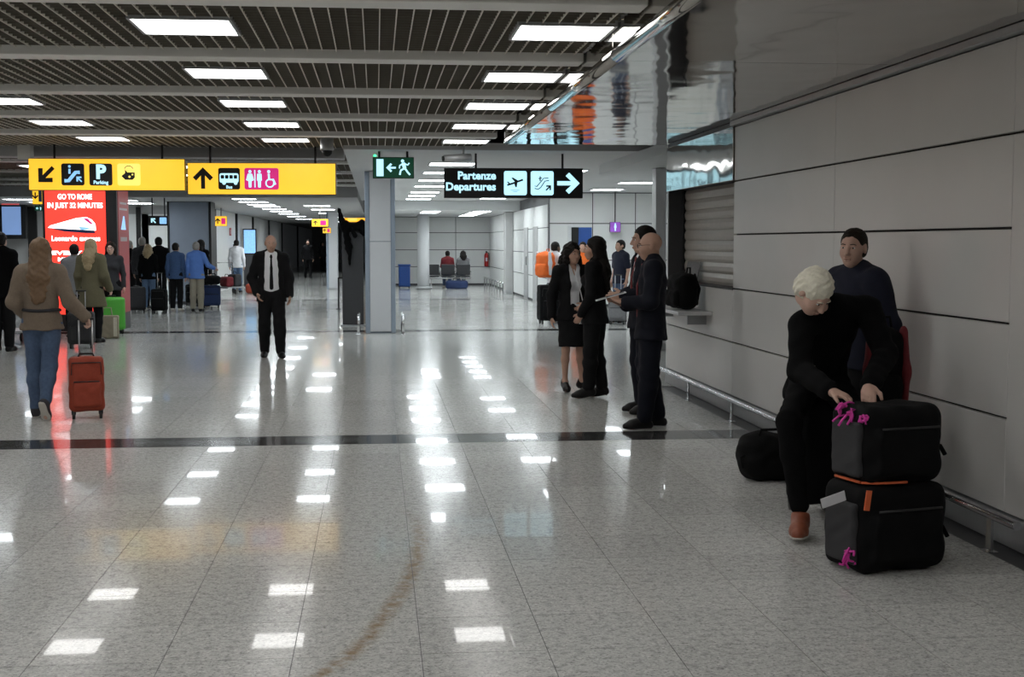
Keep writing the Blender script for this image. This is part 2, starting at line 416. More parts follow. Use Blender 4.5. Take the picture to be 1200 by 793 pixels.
def person(label, loc, rz=0.0, h=1.75, J=None, fem=False, skin=None, hair=None, hair_mat=None, top=None, shirt=None, tie=None, bottom=None, shoes=None,
           step=.011, hstep=.006, head=(0, 0, 0), group=None, waist=.08, glasses=False, heel=0.0, cat='person', seed=0.0, off=None, face=None):
    J = J or pose(); J = {k: (np.array(v, float) if isinstance(v, tuple) and len(v) == 3 and k not in ('hdL', 'hdR') else v) for k, v in J.items()}
    sc = h / 1.75
    root = thing('person', label, cat, loc, rz, group)
    skin = skin or MATS['skin']
    mk = lambda nm, ops, st, m, par=root, fine=(): soft(nm, ops, st, m, par, fine, sc, off=off)
    hops, hp, Rm = head_ops(J, head, fem)
    u, v, n = frame(J)
    hc = J['head']; hb = (hc - .15, hc + .15, hstep)
    face = (hstep <= .007) if face is None else face
    # body: one continuous surface
    ops = torso_ops(J, -.014, fem, 0, .05)
    nk = J['neck']; nb = hp(0, .025, -.07)
    ops += [cone(nk - v * .05, .06 if not fem else .05, nb, .054 if not fem else .046, .03)]
    for s in 'LR':
        ops += arm_ops(J, s, -.008, 1.0, fem) + leg_ops(J, s, -.006, fem, 0, 0) + foot_ops(J, s, -.008, heel)
    ops += hops
    for s in 'LR': ops += hand_ops(J, s, fem)
    hf = [hb]
    if step <= .0125:
        for s in 'LR': hf.append((J['w' + s] - .11, J['w' + s] + .11, min(step, .0065)))
    body = mk('body', ops, step, skin, root, hf)
    if face:
        for s in (-1, 1):
            e = soft('eye', [ell(hp(.033 * s, -.0815, .006), (.0118, .0105, .0062), .002, Rm)], .0025, MATS['eye_white'], body, (), sc, off=off)
            soft('iris', [ell(hp(.033 * s, -.0895, .006), (.0056, .0038, .0054), .002, Rm)], .0014, MATS['eye_dark'], e, (), sc, off=off)
            soft('eyebrow', [cone(hp(.016 * s, -.097, .027), .0032, hp(.036 * s, -.094, .031), .0034, .002), cone(hp(.036 * s, -.094, .031), .0034, hp(.051 * s, -.082, .025), .0024, .002)], .0025, hair_mat if hair_mat else MATS['hair_grey'], body, (), sc, off=off)
        soft('mouth', [cone(hp(-.022, -.0995, -.066), .0022, hp(0, -.1075, -.0655), .0026, .002), cone(hp(0, -.1075, -.0655), .0026, hp(.022, -.0995, -.066), .0022, .002)], .0022, MATS['lip'], body, (), sc, off=off)
    # hair
    HE = lambda q, r, k=.02: ell(hp(*q), r, k, Rm)
    ho = None
    if hair in ('short', 'crop'):
        t = .004 if hair == 'crop' else .01
        ho = [HE((0, .024, .038), (.08 + t, .098 + t, .09 + t), .02), HE((0, .05, -.02), (.07 + t, .07, .07), .03), sub(rbox(hp(0, -.105, -.032), (.072, .066, .102), .04, .01, Rm)), wrinkle(.0015, 110, seed), sub(HE((0, -.075, -.06), (.12, .075, .075), .012)), sub(HE((0, -.01, -.13), (.2, .3, .07), .01))]
        for s in (-1, 1): ho.append(sub(HE((.09 * s, .0, -.012), (.028, .034, .045), .008)))
    elif hair == 'tousled':
        ho = [HE((0, .022, .042), (.092, .108, .1), .02), HE((0, .055, -.02), (.08, .072, .075), .03), sub(HE((0, -.112, -.03), (.088, .06, .085), .012)), sub(HE((0, -.01, -.135), (.2, .3, .07), .01)), wrinkle(.004, 95, seed)]
        for s in (-1, 1): ho.append(sub(HE((.095 * s, -.012, -.02), (.024, .034, .045), .008)))
    elif hair == 'fringe':      # bald on top, short hair round the back and sides
        ho = [HE((0, .03, .0), (.083, .089, .062), .02), sub(HE((0, -.06, .0), (.1, .085, .12), .01)), sub(HE((0, .0, .085), (.12, .15, .055), .01))]
        for s in (-1, 1): ho.append(sub(HE((.09 * s, .0, -.012), (.028, .034, .045), .008)))
    elif hair in ('long', 'bob', 'longer'):
        L = {'bob': -.17, 'long': -.34, 'longer': -.46}[hair]
        ho = [HE((0, .024, .04), (.093, .11, .1), .02)]
        zc = lambda x, y, z: hp(0, 0, 0) + np.array([0, 0, z]) + Rm @ np.array([x, y, 0])
        ho += [cone(zc(0, .05, .02), .092, zc(0, .115, L * .55), .112, .04, .7, Rm @ np.array([0, 1., 0])), cone(zc(0, .115, L * .55), .112, zc(0, .155, L), .07, .04, .42, Rm @ np.array([0, 1., 0]))]
        for s in (-1, 1): ho.append(cone(zc(.075 * s, .015, .02), .03, zc(.09 * s, .02 if hair != 'bob' else .0, L * .55), .034 if hair != 'bob' else .04, .03))
        ho += [sub(HE((0, -.106, -.03), (.062, .07, .1), .012)), wrinkle(.004, 60, seed)]
        if hair == 'bob': ho.append(wrinkle(.006, 85, seed + 1))
    if ho: mk('hair', ho, max(hstep, .005) if hstep < .01 else hstep, hair_mat)
    # trousers or skirt
    if bottom:
        bk, bm_ = bottom[0], bottom[1]; bi = bottom[2] if len(bottom) > 2 else .014
        pel = J['pel']
        if bk in ('trousers', 'jeans', 'track_trousers'):
            st = .6 if bk == 'trousers' else (.55 if bk == 'track_trousers' else .15)
            o = [cone(J['hL'] + v * .02, .088 + bi * .6, J['hR'] + v * .02, .088 + bi * .6, .04, .95, n), cone(pel, .148 + bi * .5, pel + v * .1, .138 + bi * .5, .04, .72, n), cut(pel + v * waist, v)]
            for s in 'LR': o += leg_ops(J, s, bi, fem, (.06 if bk != 'track_trousers' else .14), st, .035)
            o.append(wrinkle(.0035 if step < .013 else .002, 30, seed + 2))
            mk(bk if bk != 'track_trousers' else 'trousers', o, step, bm_)
        else:
            hem = bottom[3]
            c0 = lerp(J['kL'], J['kR'], .5); c1 = lerp(pel, c0, hem)
            w = float(np.linalg.norm(J['kL'] - J['kR'])) / 2
            mk('skirt', [cone(pel + v * .08, .13, pel - v * .08, .168, .05, .76, n), cone(pel - v * .08, .168, c1, w + .085, .05, .8, n), cut(pel + v * .1, v), cut(c1, -v), wrinkle(.003, 26, seed)], step, bm_)
    if shoes:
        for s in 'LR':
            A = J['a' + s]; d, nn = foot_vec(J, s)
            tp = shoes[1] if len(shoes) > 1 else .0
            o = foot_ops(J, s, .004 if len(shoes) < 4 else shoes[3], heel) + [cut(A - nn * (.078 + heel) , -nn)]
            o.append(cut(A + nn * tp + d * .0, unit(nn * .9 + d * (-.25 if heel == 0 else -.1))) if tp < .05 else cut(A + nn * .05, nn))
            if heel: o = o[:-1] + [sub(ell(A + nn * .03 + d * .02, (.05, .05, .06), .01))]
            so = mk('shoe', o, min(step, .008), shoes[0])
            if heel: soft('heel', [cone(A - nn * .05 - d * .05, .017, A - nn * .082 - d * .05, .01, .01)], .005, shoes[0], so, (), sc, off=off)
            if len(shoes) > 2:
                soft('sole', [o_ for o_ in foot_ops(J, s, .008 if len(shoes) < 4 else shoes[3] + .004, heel)] + [cut(A - nn * .066, nn), cut(A - nn * .082, -nn)], .006, shoes[2], so, (), sc, off=off)
    if shirt:
        o = torso_ops(J, shirt[1] if len(shirt) > 1 else .0, fem, .02, .052) + [cone(nk - v * .02, .067 if not fem else .058, nk + v * .035, .06 if not fem else .052, .02)]
        o += [cut(J['pel'] - v * .06, -v)]
        if len(shirt) > 2: 
            for s in 'LR': o += arm_ops(J, s, .006, shirt[2], fem)
        if fem: o += [vee(nk[2] - .1, nk[2] + .05, .004, .05, nk[1] - .03)]
        mk('shirt', o, step, shirt[0])
    if tie:
        y = lambda t: lerp(J['pel'], J['neck'], t) + fwd(J) * (.122 if t < .8 else .094)
        ty = [cone(y(.97), .016, y(.93), .02, .01, .6, n), cone(y(.93), .013, y(.62) + fwd(J) * .012, .02, .01, .4, n), cone(y(.62) + fwd(J) * .012, .02, y(.1), .03, .01, .35, n)]
        mk('tie', ty, .006, tie)
    if top:
        t = dict(mat=None, inf=.014, hem=.84, open=None, sleeve=.97, name='jacket', collar=True, wr=.004, arm=0.0); t.update(top)
        low = max(0.0, .95 - t['hem'] - .02)
        o = torso_ops(J, t['inf'], fem, low)
        if t['collar']: o.append(cone(nk - v * .02, .075 if not fem else .066, nk + v * .03, .068 if not fem else .06, .03))
        o.append(cut(J['pel'] + v * (t['hem'] - .95), -v))
        if t['open']: o.append(vee(*t['open']))
        for s in 'LR': o += arm_ops(J, s, t['inf'] * .7 + t['arm'], t['sleeve'], fem)
        o.append(wrinkle(t['wr'] if step < .013 else t['wr'] * .6, 28, seed))
        mk(t['name'], o, step, t['mat'])
    if glasses:
        g = MB()
        for s in (-1, 1):
            g.tube([tuple((hp(.034 * s + .024 * math.cos(a), -.108, .006 + .019 * math.sin(a)) - (0 if off is None else np.array(off))) * sc) for a in np.linspace(0, 2 * math.pi, 14)[:-1]], .0025 * sc, 6, closed=True)
            g.tube([tuple((hp(*q) - (0 if off is None else np.array(off))) * sc) for q in ((.058 * s, -.106, .01), (.08 * s, -.04, .012), (.082 * s, .02, .008))], .0022 * sc, 6)
        g.tube([tuple((hp(*q) - (0 if off is None else np.array(off))) * sc) for q in ((-.011, -.11, .008), (0, -.116, .011), (.011, -.11, .008))], .0022 * sc, 6)
        g.build('glasses', MATS['black_plastic'], root)
    return root
# ------------------------------------------------------------------ palette
mat('skin', (.50, .30, .22), .55, var=.08, scale=14, bump=.05, bscale=180)
mat('skin_pale', (.58, .37, .29), .55, var=.08, scale=14, bump=.05, bscale=180)
mat('skin_dark', (.16, .085, .055), .55, var=.08, scale=14)
mat('eye_white', (.75, .74, .72), .25, var=.02); mat('eye_dark', (.03, .02, .015), .15, var=.1); mat('lip', (.30, .11, .09), .5, var=.1)
mat('hair_dark', (.008, .006, .005), .6, spec=.2, var=.4, scale=60, bump=.4, bscale=220)
mat('hair_brown', (.018, .012, .008), .6, spec=.2, var=.4, scale=50, bump=.4, bscale=200)
mat('hair_darkblond', (.17, .10, .05), .5, var=.35, scale=50, bump=.4, bscale=200)
mat('hair_blond', (.36, .27, .15), .5, var=.3, scale=50, bump=.4, bscale=200)
mat('hair_white', (.85, .80, .66), .6, var=.2, scale=45, bump=.5, bscale=160)
mat('hair_grey', (.28, .26, .24), .6, var=.3, scale=50, bump=.3)
mat('suit_black', (.006, .006, .007), .8, var=.25, scale=80, bump=.12, bscale=400, spec=.2)
mat('suit_navy', (.006, .007, .013), .8, var=.25, scale=80, bump=.12, bscale=400, spec=.2)
mat('wool_black', (.005, .005, .0055), .95, var=.3, scale=90, bump=.25, bscale=350, spec=.1)
mat('shirt_white', (.72, .73, .76), .75, var=.05, scale=30, bump=.1, bscale=300)
mat('shirt_blue', (.10, .22, .60), .8, var=.1, scale=30, bump=.1)
mat('jeans', (.07, .11, .19), .9, var=.3, scale=40, bump=.2, bscale=300)
mat('jeans_light', (.11, .18, .30), .9, var=.3, scale=40, bump=.2, bscale=300)
mat('beige_wool', (.20, .155, .115), .95, var=.2, scale=60, bump=.3, bscale=260)
mat('olive_wool', (.13, .115, .065), .95, var=.2, scale=60, bump=.3, bscale=260)
mat('khaki', (.30, .27, .21), .9, var=.15, scale=40, bump=.15)
mat('navy_knit', (.006, .008, .022), .9, var=.25, scale=70, bump=.25, bscale=320)
mat('denim_jacket', (.05, .10, .22), .9, var=.3, scale=40, bump=.2)
mat('dark_grey_cloth', (.03, .03, .035), .9, var=.25, scale=50, bump=.2)
mat('grey_cloth', (.22, .22, .23), .9, var=.2, scale=50, bump=.2)
mat('orange_cloth', (.85, .16, .02), .8, var=.1, scale=40, bump=.15)
mat('leather_black', (.006, .0055, .0055), .4, spec=.25, var=.2, scale=60, bump=.15, bscale=300)
mat('leather_brown', (.24, .065, .03), .5, var=.25, scale=45, bump=.2, bscale=260)
mat('sole_white', (.55, .52, .47), .7); mat('canvas_dark', (.03, .03, .035), .8)
mat('red_tie', (.16, .015, .02), .6)
mat('black_plastic', (.012, .012, .013), .4, var=.15); mat('black_nylon', (.005, .005, .0055), .8, var=.3, scale=120, bump=.3, bscale=600, spec=.15)
mat('grey_nylon', (.03, .03, .033), .8, var=.25, scale=120, bump=.3, bscale=600)
mat('red_nylon', (.32, .045, .018), .7, var=.2, scale=60, bump=.25, bscale=300)
mat('crimson_nylon', (.17, .012, .018), .75, var=.25, scale=60, bump=.25)
mat('green_shell', (.09, .44, .05), .4, var=.08, scale=12); mat('blue_nylon', (.02, .04, .12), .8, var=.2, scale=60, bump=.2)
mat('tan_canvas', (.28, .24, .17), .85, var=.15, scale=50, bump=.2); mat('cream_canvas', (.6, .56, .44), .85)
mat('pink_ribbon', (.75, .05, .42), .5, var=.15); mat('paper_tag', (.72, .72, .75), .7, var=.05); mat('orange_strap', (.75, .15, .05), .7)
mat('chrome', (.62, .62, .63), .22, 1.0, var=.06, scale=20); mat('alu', (.55, .56, .58), .35, .9, var=.06)
mat('white_paint', (.72, .73, .74), .45, var=.04, scale=5); mat('wall_white', (.80, .81, .80), .4, var=.05, scale=2.5)
mat('panel_white', (.71, .695, .675), .38, var=.05, scale=2.0, bump=.04, bscale=60)
mat('joint_black', (.01, .01, .01), .7); mat('metal_grey', (.42, .43, .44), .45, .3, var=.08); mat('slate_blue', (.26, .30, .37), .5, var=.08, scale=4)
mat('dark_grey', (.06, .06, .065), .5, var=.1); mat('charcoal', (.022, .021, .021), .6, var=.2); mat('beam_grey', (.85, .84, .80), .5, var=.06, scale=4)
mat('bar_grey', (.80, .76, .68), .5, var=.08); mat('blade_dark', (.15, .135, .105), .55, var=.1)
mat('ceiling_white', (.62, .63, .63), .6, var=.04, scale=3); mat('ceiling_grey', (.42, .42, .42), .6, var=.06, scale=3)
mat('shutter_grey', (.42, .39, .35), .45, .2, var=.1, scale=8); mat('bin_blue', (.02, .09, .36), .5); mat('extinguisher_red', (.5, .02, .02), .35)
mat('seat_grey', (.035, .036, .04), .5); mat('column_white', (.66, .67, .69), .4, var=.04, scale=3); mat('strip_blue', (.34, .40, .48), .35, .3, var=.05)
glow('rear_light', (.90, .97, 1.0), LAMP * 1.75, .03); glow('panel_light', (1.0, .99, .97), LAMP, .03); glow('lit_yellow', (1.0, .58, .035), 1.0, .12, 2.0); glow('lit_pale_yellow', (1.0, .80, .16), 1.0, .05)
glow('lit_white', (.50, .86, 1.0), 1.15, .04); glow('lit_blue', (.30, .62, 1.0), .9, .25, 14.0); glow('lit_pink', (.72, .02, .22), .75, .1)
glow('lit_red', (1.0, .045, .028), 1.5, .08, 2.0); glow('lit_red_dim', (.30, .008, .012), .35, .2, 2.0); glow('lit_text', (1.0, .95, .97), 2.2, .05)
glow('lit_green', (.01, .12, .06), .2, .2); glow('lit_purple', (.30, .10, .55), .7, .3); glow('lit_orange', (1.0, .42, .02), 1.6, .2); glow('led_green', (.05, 1.0, .3), 3.0)
glow('screen_blue', (.20, .33, .62), .75, .1); glow('led_red', (.9, .12, .12), .6, .2, 30)

def floor_material(name, base, stain=False, joint=False):
    m = bpy.data.materials.new(name); m.use_nodes = True; nt = m.node_tree; N = nt.nodes; Lk = nt.links.new
    b = N['Principled BSDF']; g = N.new('ShaderNodeNewGeometry')
    def noise(s, d=3, r=.6):
        n = N.new('ShaderNodeTexNoise'); n.inputs['Scale'].default_value = s; n.inputs['Detail'].default_value = d; n.inputs['Roughness'].default_value = r
        Lk(g.outputs['Position'], n.inputs['Vector']); return n
    def ramp(src, stops):
        r = N.new('ShaderNodeValToRGB'); Lk(src, r.inputs[0])
        while len(r.color_ramp.elements) < len(stops): r.color_ramp.elements.new(.5)
        for e, (p, c) in zip(r.color_ramp.elements, stops): e.position = p; e.color = (*c, 1)
        return r
    def mix(kind, f, a, c):
        x = N.new('ShaderNodeMix'); x.data_type = 'RGBA'; x.blend_type = kind
        if isinstance(f, (int, float)): x.inputs[0].default_value = f
        else: Lk(f, x.inputs[0])
        for i, s in ((6, a), (7, c)):
            if isinstance(s, tuple): x.inputs[i].default_value = (*s, 1)
            else: Lk(s, x.inputs[i])
        return x.outputs[2]
    fine = ramp(noise(75, 4, .7).outputs['Fac'], [(.36, tuple(c * .48 for c in base)), (.46, base), (.56, base), (.68, tuple(min(1, c * 1.5) for c in base))])
    coarse = ramp(noise(24, 2).outputs['Fac'], [(.30, (.72,) * 3), (.5, (1, 1, 1)), (.72, (1.12,) * 3)])
    col = mix('MULTIPLY', 1.0, fine.outputs[0], coarse.outputs[0])
    oi = N.new('ShaderNodeObjectInfo'); tv = ramp(oi.outputs['Random'], [(0, (.93,) * 3), (1, (1.04,) * 3)])
    col = mix('MULTIPLY', 1.0, col, tv.outputs[0])
    if stain:      # a dried yellowish spill trail curving over the tiles
        sep = N.new('ShaderNodeSeparateXYZ'); Lk(g.outputs['Position'], sep.inputs[0])
        pts = [ground(*p) for p in ((372, 792), (420, 758), (455, 715), (478, 680), (489, 645), (491, 620), (478, 600), (440, 590))]
        ys = [p.y for p in pts]; y0, y1 = ys[0] - .25, ys[-1]; x0, x1 = -.6, .6
        mr = N.new('ShaderNodeMapRange'); mr.inputs['From Min'].default_value = y0; mr.inputs['From Max'].default_value = y1; Lk(sep.outputs['Y'], mr.inputs['Value'])
        fc = N.new('ShaderNodeFloatCurve'); cv = fc.mapping.curves[0]
        pl = [(0.0, (pts[0].x - .22 - x0) / (x1 - x0))] + [((p.y - y0) / (y1 - y0), (p.x - x0) / (x1 - x0)) for p in pts]
        cv.points[0].location = pl[0]; cv.points[1].location = pl[-1]
        for p in pl[1:-1]: cv.points.new(*p)
        fc.mapping.update(); Lk(mr.outputs[0], fc.inputs['Value'])
        m2 = N.new('ShaderNodeMapRange'); m2.inputs['To Min'].default_value = x0; m2.inputs['To Max'].default_value = x1; Lk(fc.outputs[0], m2.inputs['Value'])
        sb = N.new('ShaderNodeMath'); sb.operation = 'SUBTRACT'; Lk(sep.outputs['X'], sb.inputs[0]); Lk(m2.outputs[0], sb.inputs[1])
        ab = N.new('ShaderNodeMath'); ab.operation = 'ABSOLUTE'; Lk(sb.outputs[0], ab.inputs[0])
        w = N.new('ShaderNodeMapRange'); w.inputs['From Min'].default_value = .062; w.inputs['From Max'].default_value = .012; Lk(ab.outputs[0], w.inputs['Value'])
        en = N.new('ShaderNodeMapRange'); en.inputs['From Min'].default_value = y1 - .1; en.inputs['From Max'].default_value = y1 - 1.3; Lk(sep.outputs['Y'], en.inputs['Value'])
        nn = ramp(noise(16, 4).outputs['Fac'], [(.3, (0, 0, 0)), (.62, (1, 1, 1))])
        a = N.new('ShaderNodeMath'); a.operation = 'MULTIPLY'; Lk(w.outputs[0], a.inputs[0]); Lk(en.outputs[0], a.inputs[1])
        a2 = N.new('ShaderNodeMath'); a2.operation = 'MULTIPLY'; Lk(a.outputs[0], a2.inputs[0]); Lk(nn.outputs[0], a2.inputs[1])
        a3 = N.new('ShaderNodeMath'); a3.operation = 'MULTIPLY'; Lk(a2.outputs[0], a3.inputs[0]); a3.inputs[1].default_value = .75
        col = mix('MIX', a3.outputs[0], col, (.27, .17, .07))
    Lk(col, b.inputs['Base Color'])
    rr = N.new('ShaderNodeMapRange'); Lk(noise(1.3, 3).outputs['Fac'], rr.inputs['Value']); rr.inputs['To Min'].default_value = .10; rr.inputs['To Max'].default_value = .17
    Lk(rr.outputs[0], b.inputs['Roughness']); b.inputs['Specular IOR Level'].default_value = .04; b.inputs['Coat Weight'].default_value = .22; b.inputs['Coat Roughness'].default_value = .022
    bp = N.new('ShaderNodeBump'); bp.inputs['Strength'].default_value = .012; bp.inputs['Distance'].default_value = .004
    Lk(noise(9, 2).outputs['Fac'], bp.inputs['Height']); Lk(bp.outputs['Normal'], b.inputs['Normal'])
    MATS[name] = m; return m
floor_material('terrazzo', (.51, .51, .49), stain=True); floor_material('terrazzo_dark', (.045, .045, .045))

def mirror_steel():
    m = bpy.data.materials.new('mirror_steel'); m.use_nodes = True; nt = m.node_tree; b = nt.nodes['Principled BSDF']
    b.inputs['Base Color'].default_value = (.47, .45, .42, 1); b.inputs['Metallic'].default_value = 1; b.inputs['Roughness'].default_value = .07
    tc = nt.nodes.new('ShaderNodeNewGeometry'); mp = nt.nodes.new('ShaderNodeMapping'); mp.inputs['Scale'].default_value = (1, .8, 1)
    n = nt.nodes.new('ShaderNodeTexNoise'); n.inputs['Scale'].default_value = 2.2; n.inputs['Detail'].default_value = 1
    nt.links.new(tc.outputs['Position'], mp.inputs[0]); nt.links.new(mp.outputs[0], n.inputs['Vector'])
    bp = nt.nodes.new('ShaderNodeBump'); bp.inputs['Strength'].default_value = .15; bp.inputs['Distance'].default_value = .06
    nt.links.new(n.outputs['Fac'], bp.inputs['Height']); nt.links.new(bp.outputs['Normal'], b.inputs['Normal'])
    MATS['mirror_steel'] = m
mirror_steel()

# ------------------------------------------------------------------ floor with its tiles
TP = .512; TX0 = .168; TY0 = 10.86
floor = struct(box('floor', (-16, -4, -.08), (9, 112, -.004), MATS['dark_grey']), 'polished speckled grey terrazzo floor with dark cross bands')
tile_me = MB().box((-TP / 2 + .0016, -TP / 2 + .0016, -.0039), (TP / 2 - .0016, TP / 2 - .0016, 0), 0).mesh('floor_tile'); tile_me.materials.append(MATS['terrazzo'])
tile_dk = tile_me.copy(); tile_dk.materials.clear(); tile_dk.materials.append(MATS['terrazzo_dark'])
near, rest = [], {0: [], 1: []}
for j in range(-28, 196):
    for i in range(-31, 16):
        x = TX0 + (i + .5) * TP; y = TY0 + (j + .5) * TP
        if x > 3.42 and y < 15.2: continue
        if x - TP / 2 > 8.4: continue
        dark = 1 if j in (0, 27, 54, 81) else 0
        d = Vector((x, y, 0)) - CAMP; dep = d.dot(_fw)
        vis = False
        if dep > 1:
            px = CX + FPX * d.dot(_rt) / dep; py = CY - FPX * d.dot(_up) / dep
            vis = -40 < px < 1240 and 280 < py < 830
        if vis and y < 17.2: near.append((dep, x, y, dark))
        else: rest[dark].append((x, y))
near.sort()
for _, x, y, dark in near[300:]: rest[dark].append((x, y))
for _, x, y, dark in near[:300]:
    link('floor_tile', tile_dk if dark else tile_me, None, floor, (x, y, 0))
for dark in (0, 1):
    h = TP / 2 - .0016; vs = []; fs = []
    for x, y in rest[dark]:
        k = len(vs); vs += [(x - h, y - h, 0), (x + h, y - h, 0), (x + h, y + h, 0), (x - h, y + h, 0)]; fs.append((k, k + 1, k + 2, k + 3))
    me = bpy.data.meshes.new('floor_tiles'); me.from_pydata(vs, [], fs)
    o = link('floor_tiles', me, MATS['terrazzo_dark' if dark else 'terrazzo'], floor); o['kind'] = 'stuff'

# ------------------------------------------------------------------ right wall: panels, recess with shutter, trims
WX = 3.42
wall = struct(box('wall_right', (WX + .035, -4, 0), (WX + .3, 12.49, 2.805), MATS['joint_black']), 'white panelled wall with black horizontal joints')
ZS = [.17, .69, 1.21, 1.73, 2.24, 2.76]
def wpanel(y0, y1, z0, z1, par=wall, m='panel_white'):
    return box('wall_panel', (WX, y0 + .002, z0 + .007), (WX + .034, y1 - .002, z1 - .007), MATS[m], par, .003, seg=1)
for y0, y1 in ((6.87, 9.67), (9.67, 12.48)):
    for z0, z1 in zip(ZS, ZS[1:]): wpanel(y0, y1, z0, z1)
for y0, y1 in ((4.07, 6.87), (1.27, 4.07), (-1.53, 1.27), (-4, -1.53)):
    wpanel(y0, y1, .17, 2.24); wpanel(y0, y1, 2.24, 2.76)
w2 = struct(box('wall_kiosk', (WX + .035, 12.49, 0), (WX + .3, 15.4, 1.19), MATS['joint_black']), 'white panelled wall below the shuttered kiosk window')
wpanel(12.48, 15.4, .17, .69, w2); wpanel(12.48, 15.4, .69, 1.2, w2)
box('jamb', (WX, 15.36, 1.2), (WX + .3, 15.40, 2.26), MATS['metal_grey'], w2)
box('recess_side', (WX + .002, 15.345, 1.2), (WX + .2, 15.36, 2.26), MATS['dark_grey'], w2)
box('recess_sill', (WX, 12.49, 1.195), (WX + .22, 15.36, 1.21), MATS['dark_grey'], w2)
box('window_head', (WX, 12.49, 2.26), (WX + .3, 15.40, 2.805), MATS['dark_grey'], w2)
box('end_face', (WX, 15.40, 0), (WX + .3, 15.42, 2.805), MATS['wall_white'], w2)
sh = thing('roller_shutter', 'closed beige-grey roller shutter of wide slats in the kiosk window', 'shutter', (WX + .2, 14.0, 1.21))
nsl = 9
for i in range(nsl):
    z0 = 1.05 / nsl * i; hgt = 1.05 / nsl
    b = MB(); vs = [(0, z0), (-.012, z0 + hgt * .25), (-.016, z0 + hgt * .6), (-.002, z0 + hgt * .96), (.01, z0 + hgt), (.01, z0)]
    A = [b.bm.verts.new((x, -1.50, z)) for x, z in vs]; B = [b.bm.verts.new((x, 1.30, z)) for x, z in vs]
    for k in range(6): b.bm.faces.new((A[k], A[(k + 1) % 6], B[(k + 1) % 6], B[k]))
    b.bm.faces.new(A); b.bm.faces.new(B); b.build('slat', MATS['shutter_grey'], sh)
box('guide_rail', (-.03, 1.30, 0), (.01, 1.34, 1.05), MATS['black_plastic'], sh)
band = tag(box('mirror_band', (WX - .015, 12.49, 2.25), (WX - .001, 15.41, 2.76), MATS['mirror_steel'], None, .004), 'polished dark steel band above the roller shutter', 'panel')
shelf = thing('counter_shelf', 'white counter shelf jutting out below the roller shutter', 'shelf', (WX, 14.1, 0))
box('shelf_board', (-.36, -.85, .91), (-.001, 1.2, .945), MATS['white_paint'], shelf, .004)
for yy in (-.6, .95): box('bracket', (-.2, yy, .80), (-.001, yy + .03, .91), MATS['metal_grey'], shelf)
sk = struct(box('baseboard_right', (WX - .012, -4, .0), (WX + .035, 15.4, .165), MATS['metal_grey'], None, .003), 'grey metal skirting along the panelled wall')
tr = struct(box('trim_1', (WX - .05, -3.78, 2.763), (WX + .034, 12.48, 2.807), MATS['metal_grey'], None, .004), 'grey shadow gap trim above the wall panels')

# crash rail
rail = thing('bumper_rail', 'low stainless steel bumper rail on posts along the panelled wall', 'rail', (WX - .16, 6.4, 0))
MB().tube([(0, 0, .2), (0, .01, .2), (0, 9.05, .2)], .024, 14).build('tube', MATS['chrome'], rail)
for yy in (.30, 2.03, 3.76, 5.49, 7.2, 8.95):
    pst = MB().box((-.008, yy - .028, .004), (.008, yy + .028, .18)).build('post', MATS['chrome'], rail)
    MB().box((-.03, yy - .05, .0), (.03, yy + .05, .005)).build('foot_plate', MATS['chrome'], pst)

# mirrored soffit
sof = thing('soffit', 'mirror-polished steel soffit over the panelled wall, with a bright edge', 'soffit', (1.51, 0, 2.81))
for y0, y1 in ((-3.75, -.9), (-.9, 2.2), (2.2, 5.3), (5.3, 8.44), (8.44, 11.6), (11.6, 15.6)):
    box('soffit_panel', (.02, y0 + .003, 0), (WX - 1.51 + .1, y1 - .003, .02), MATS['mirror_steel'], sof)
    MB().tube([(.03, y0 + .003, .035), (.03, y1 - .003, .035)], .045, 20).build('edge_lip', MATS['mirror_steel'], sof)
    box('edge_panel', (0, y0 + .003, .02), (.015, y1 - .003, .24), MATS['mirror_steel'], sof, .004)
box('end_panel', (0, 15.602, 0), (2.0, 15.62, .14), MATS['metal_grey'], sof)
box('backing', (.02, -3.75, .03), (WX - 1.51 + .3, 15.6, .06), MATS['dark_grey'], sof)

# ------------------------------------------------------------------ ceilings
CZ = 3.0
ceil = struct(box('ceiling', (-16, -4, 3.55), (9, 112, 3.65), MATS['charcoal']), 'dark open-cell grid ceiling with pale cross beams')
bar_me = MB().box((-.0035, -4, CZ), (.0035, 19.3, CZ + .045)).mesh('grid_bar'); bar_me.materials.append(MATS['bar_grey'])
bl_me = MB().box((-9.0, -.004, CZ + .006), (1.48, .004, CZ + .05)).mesh('grid_blade'); bl_me.materials.append(MATS['blade_dark'])
for i in range(105): link('grid_bar', bar_me, None, ceil, (1.43 - i * .1, 0, 0))
for i in range(166): link('grid_blade', bl_me, None, ceil, (0, 19.2 - i * .1, 0))
b = MB()
for i in range(66): b.box((-.55 - i * .13 - .005, 19.75, CZ), (-.55 - i * .13 + .005, 32.9, CZ + .045))
for i in range(100): b.box((-9, 19.8 + i * .13, CZ + .006), (-.45, 19.8 + i * .13 + .008, CZ + .05))
o = b.build('grid_field', MATS['blade_dark'], ceil); o['kind'] = 'stuff'
for y in [9.69 + 2.29 * k for k in range(-5, 4)]:
    box('cross_beam', (-9, y - .12, CZ - .05), (1.50, y + .12, CZ + .03), MATS['beam_grey'], ceil, .008)
for y in (22.4, 25.6, 28.8, 31.2): box('cross_beam', (-9, y - .1, CZ - .04), (-.45, y + .1, CZ + .03), MATS['beam_grey'], ceil, .008)
struct(box('trim_2', (-9, 19.32, 2.86), (-.45, 19.72, CZ + .1), MATS['ceiling_grey'], None, .01), 'grey downstand beam behind the hanging yellow signs')
struct(box('ceiling_rear', (-.45, 18.7, 2.95), (9, 41, 3.05), MATS['ceiling_white']), 'plain white ceiling of the rear hall')
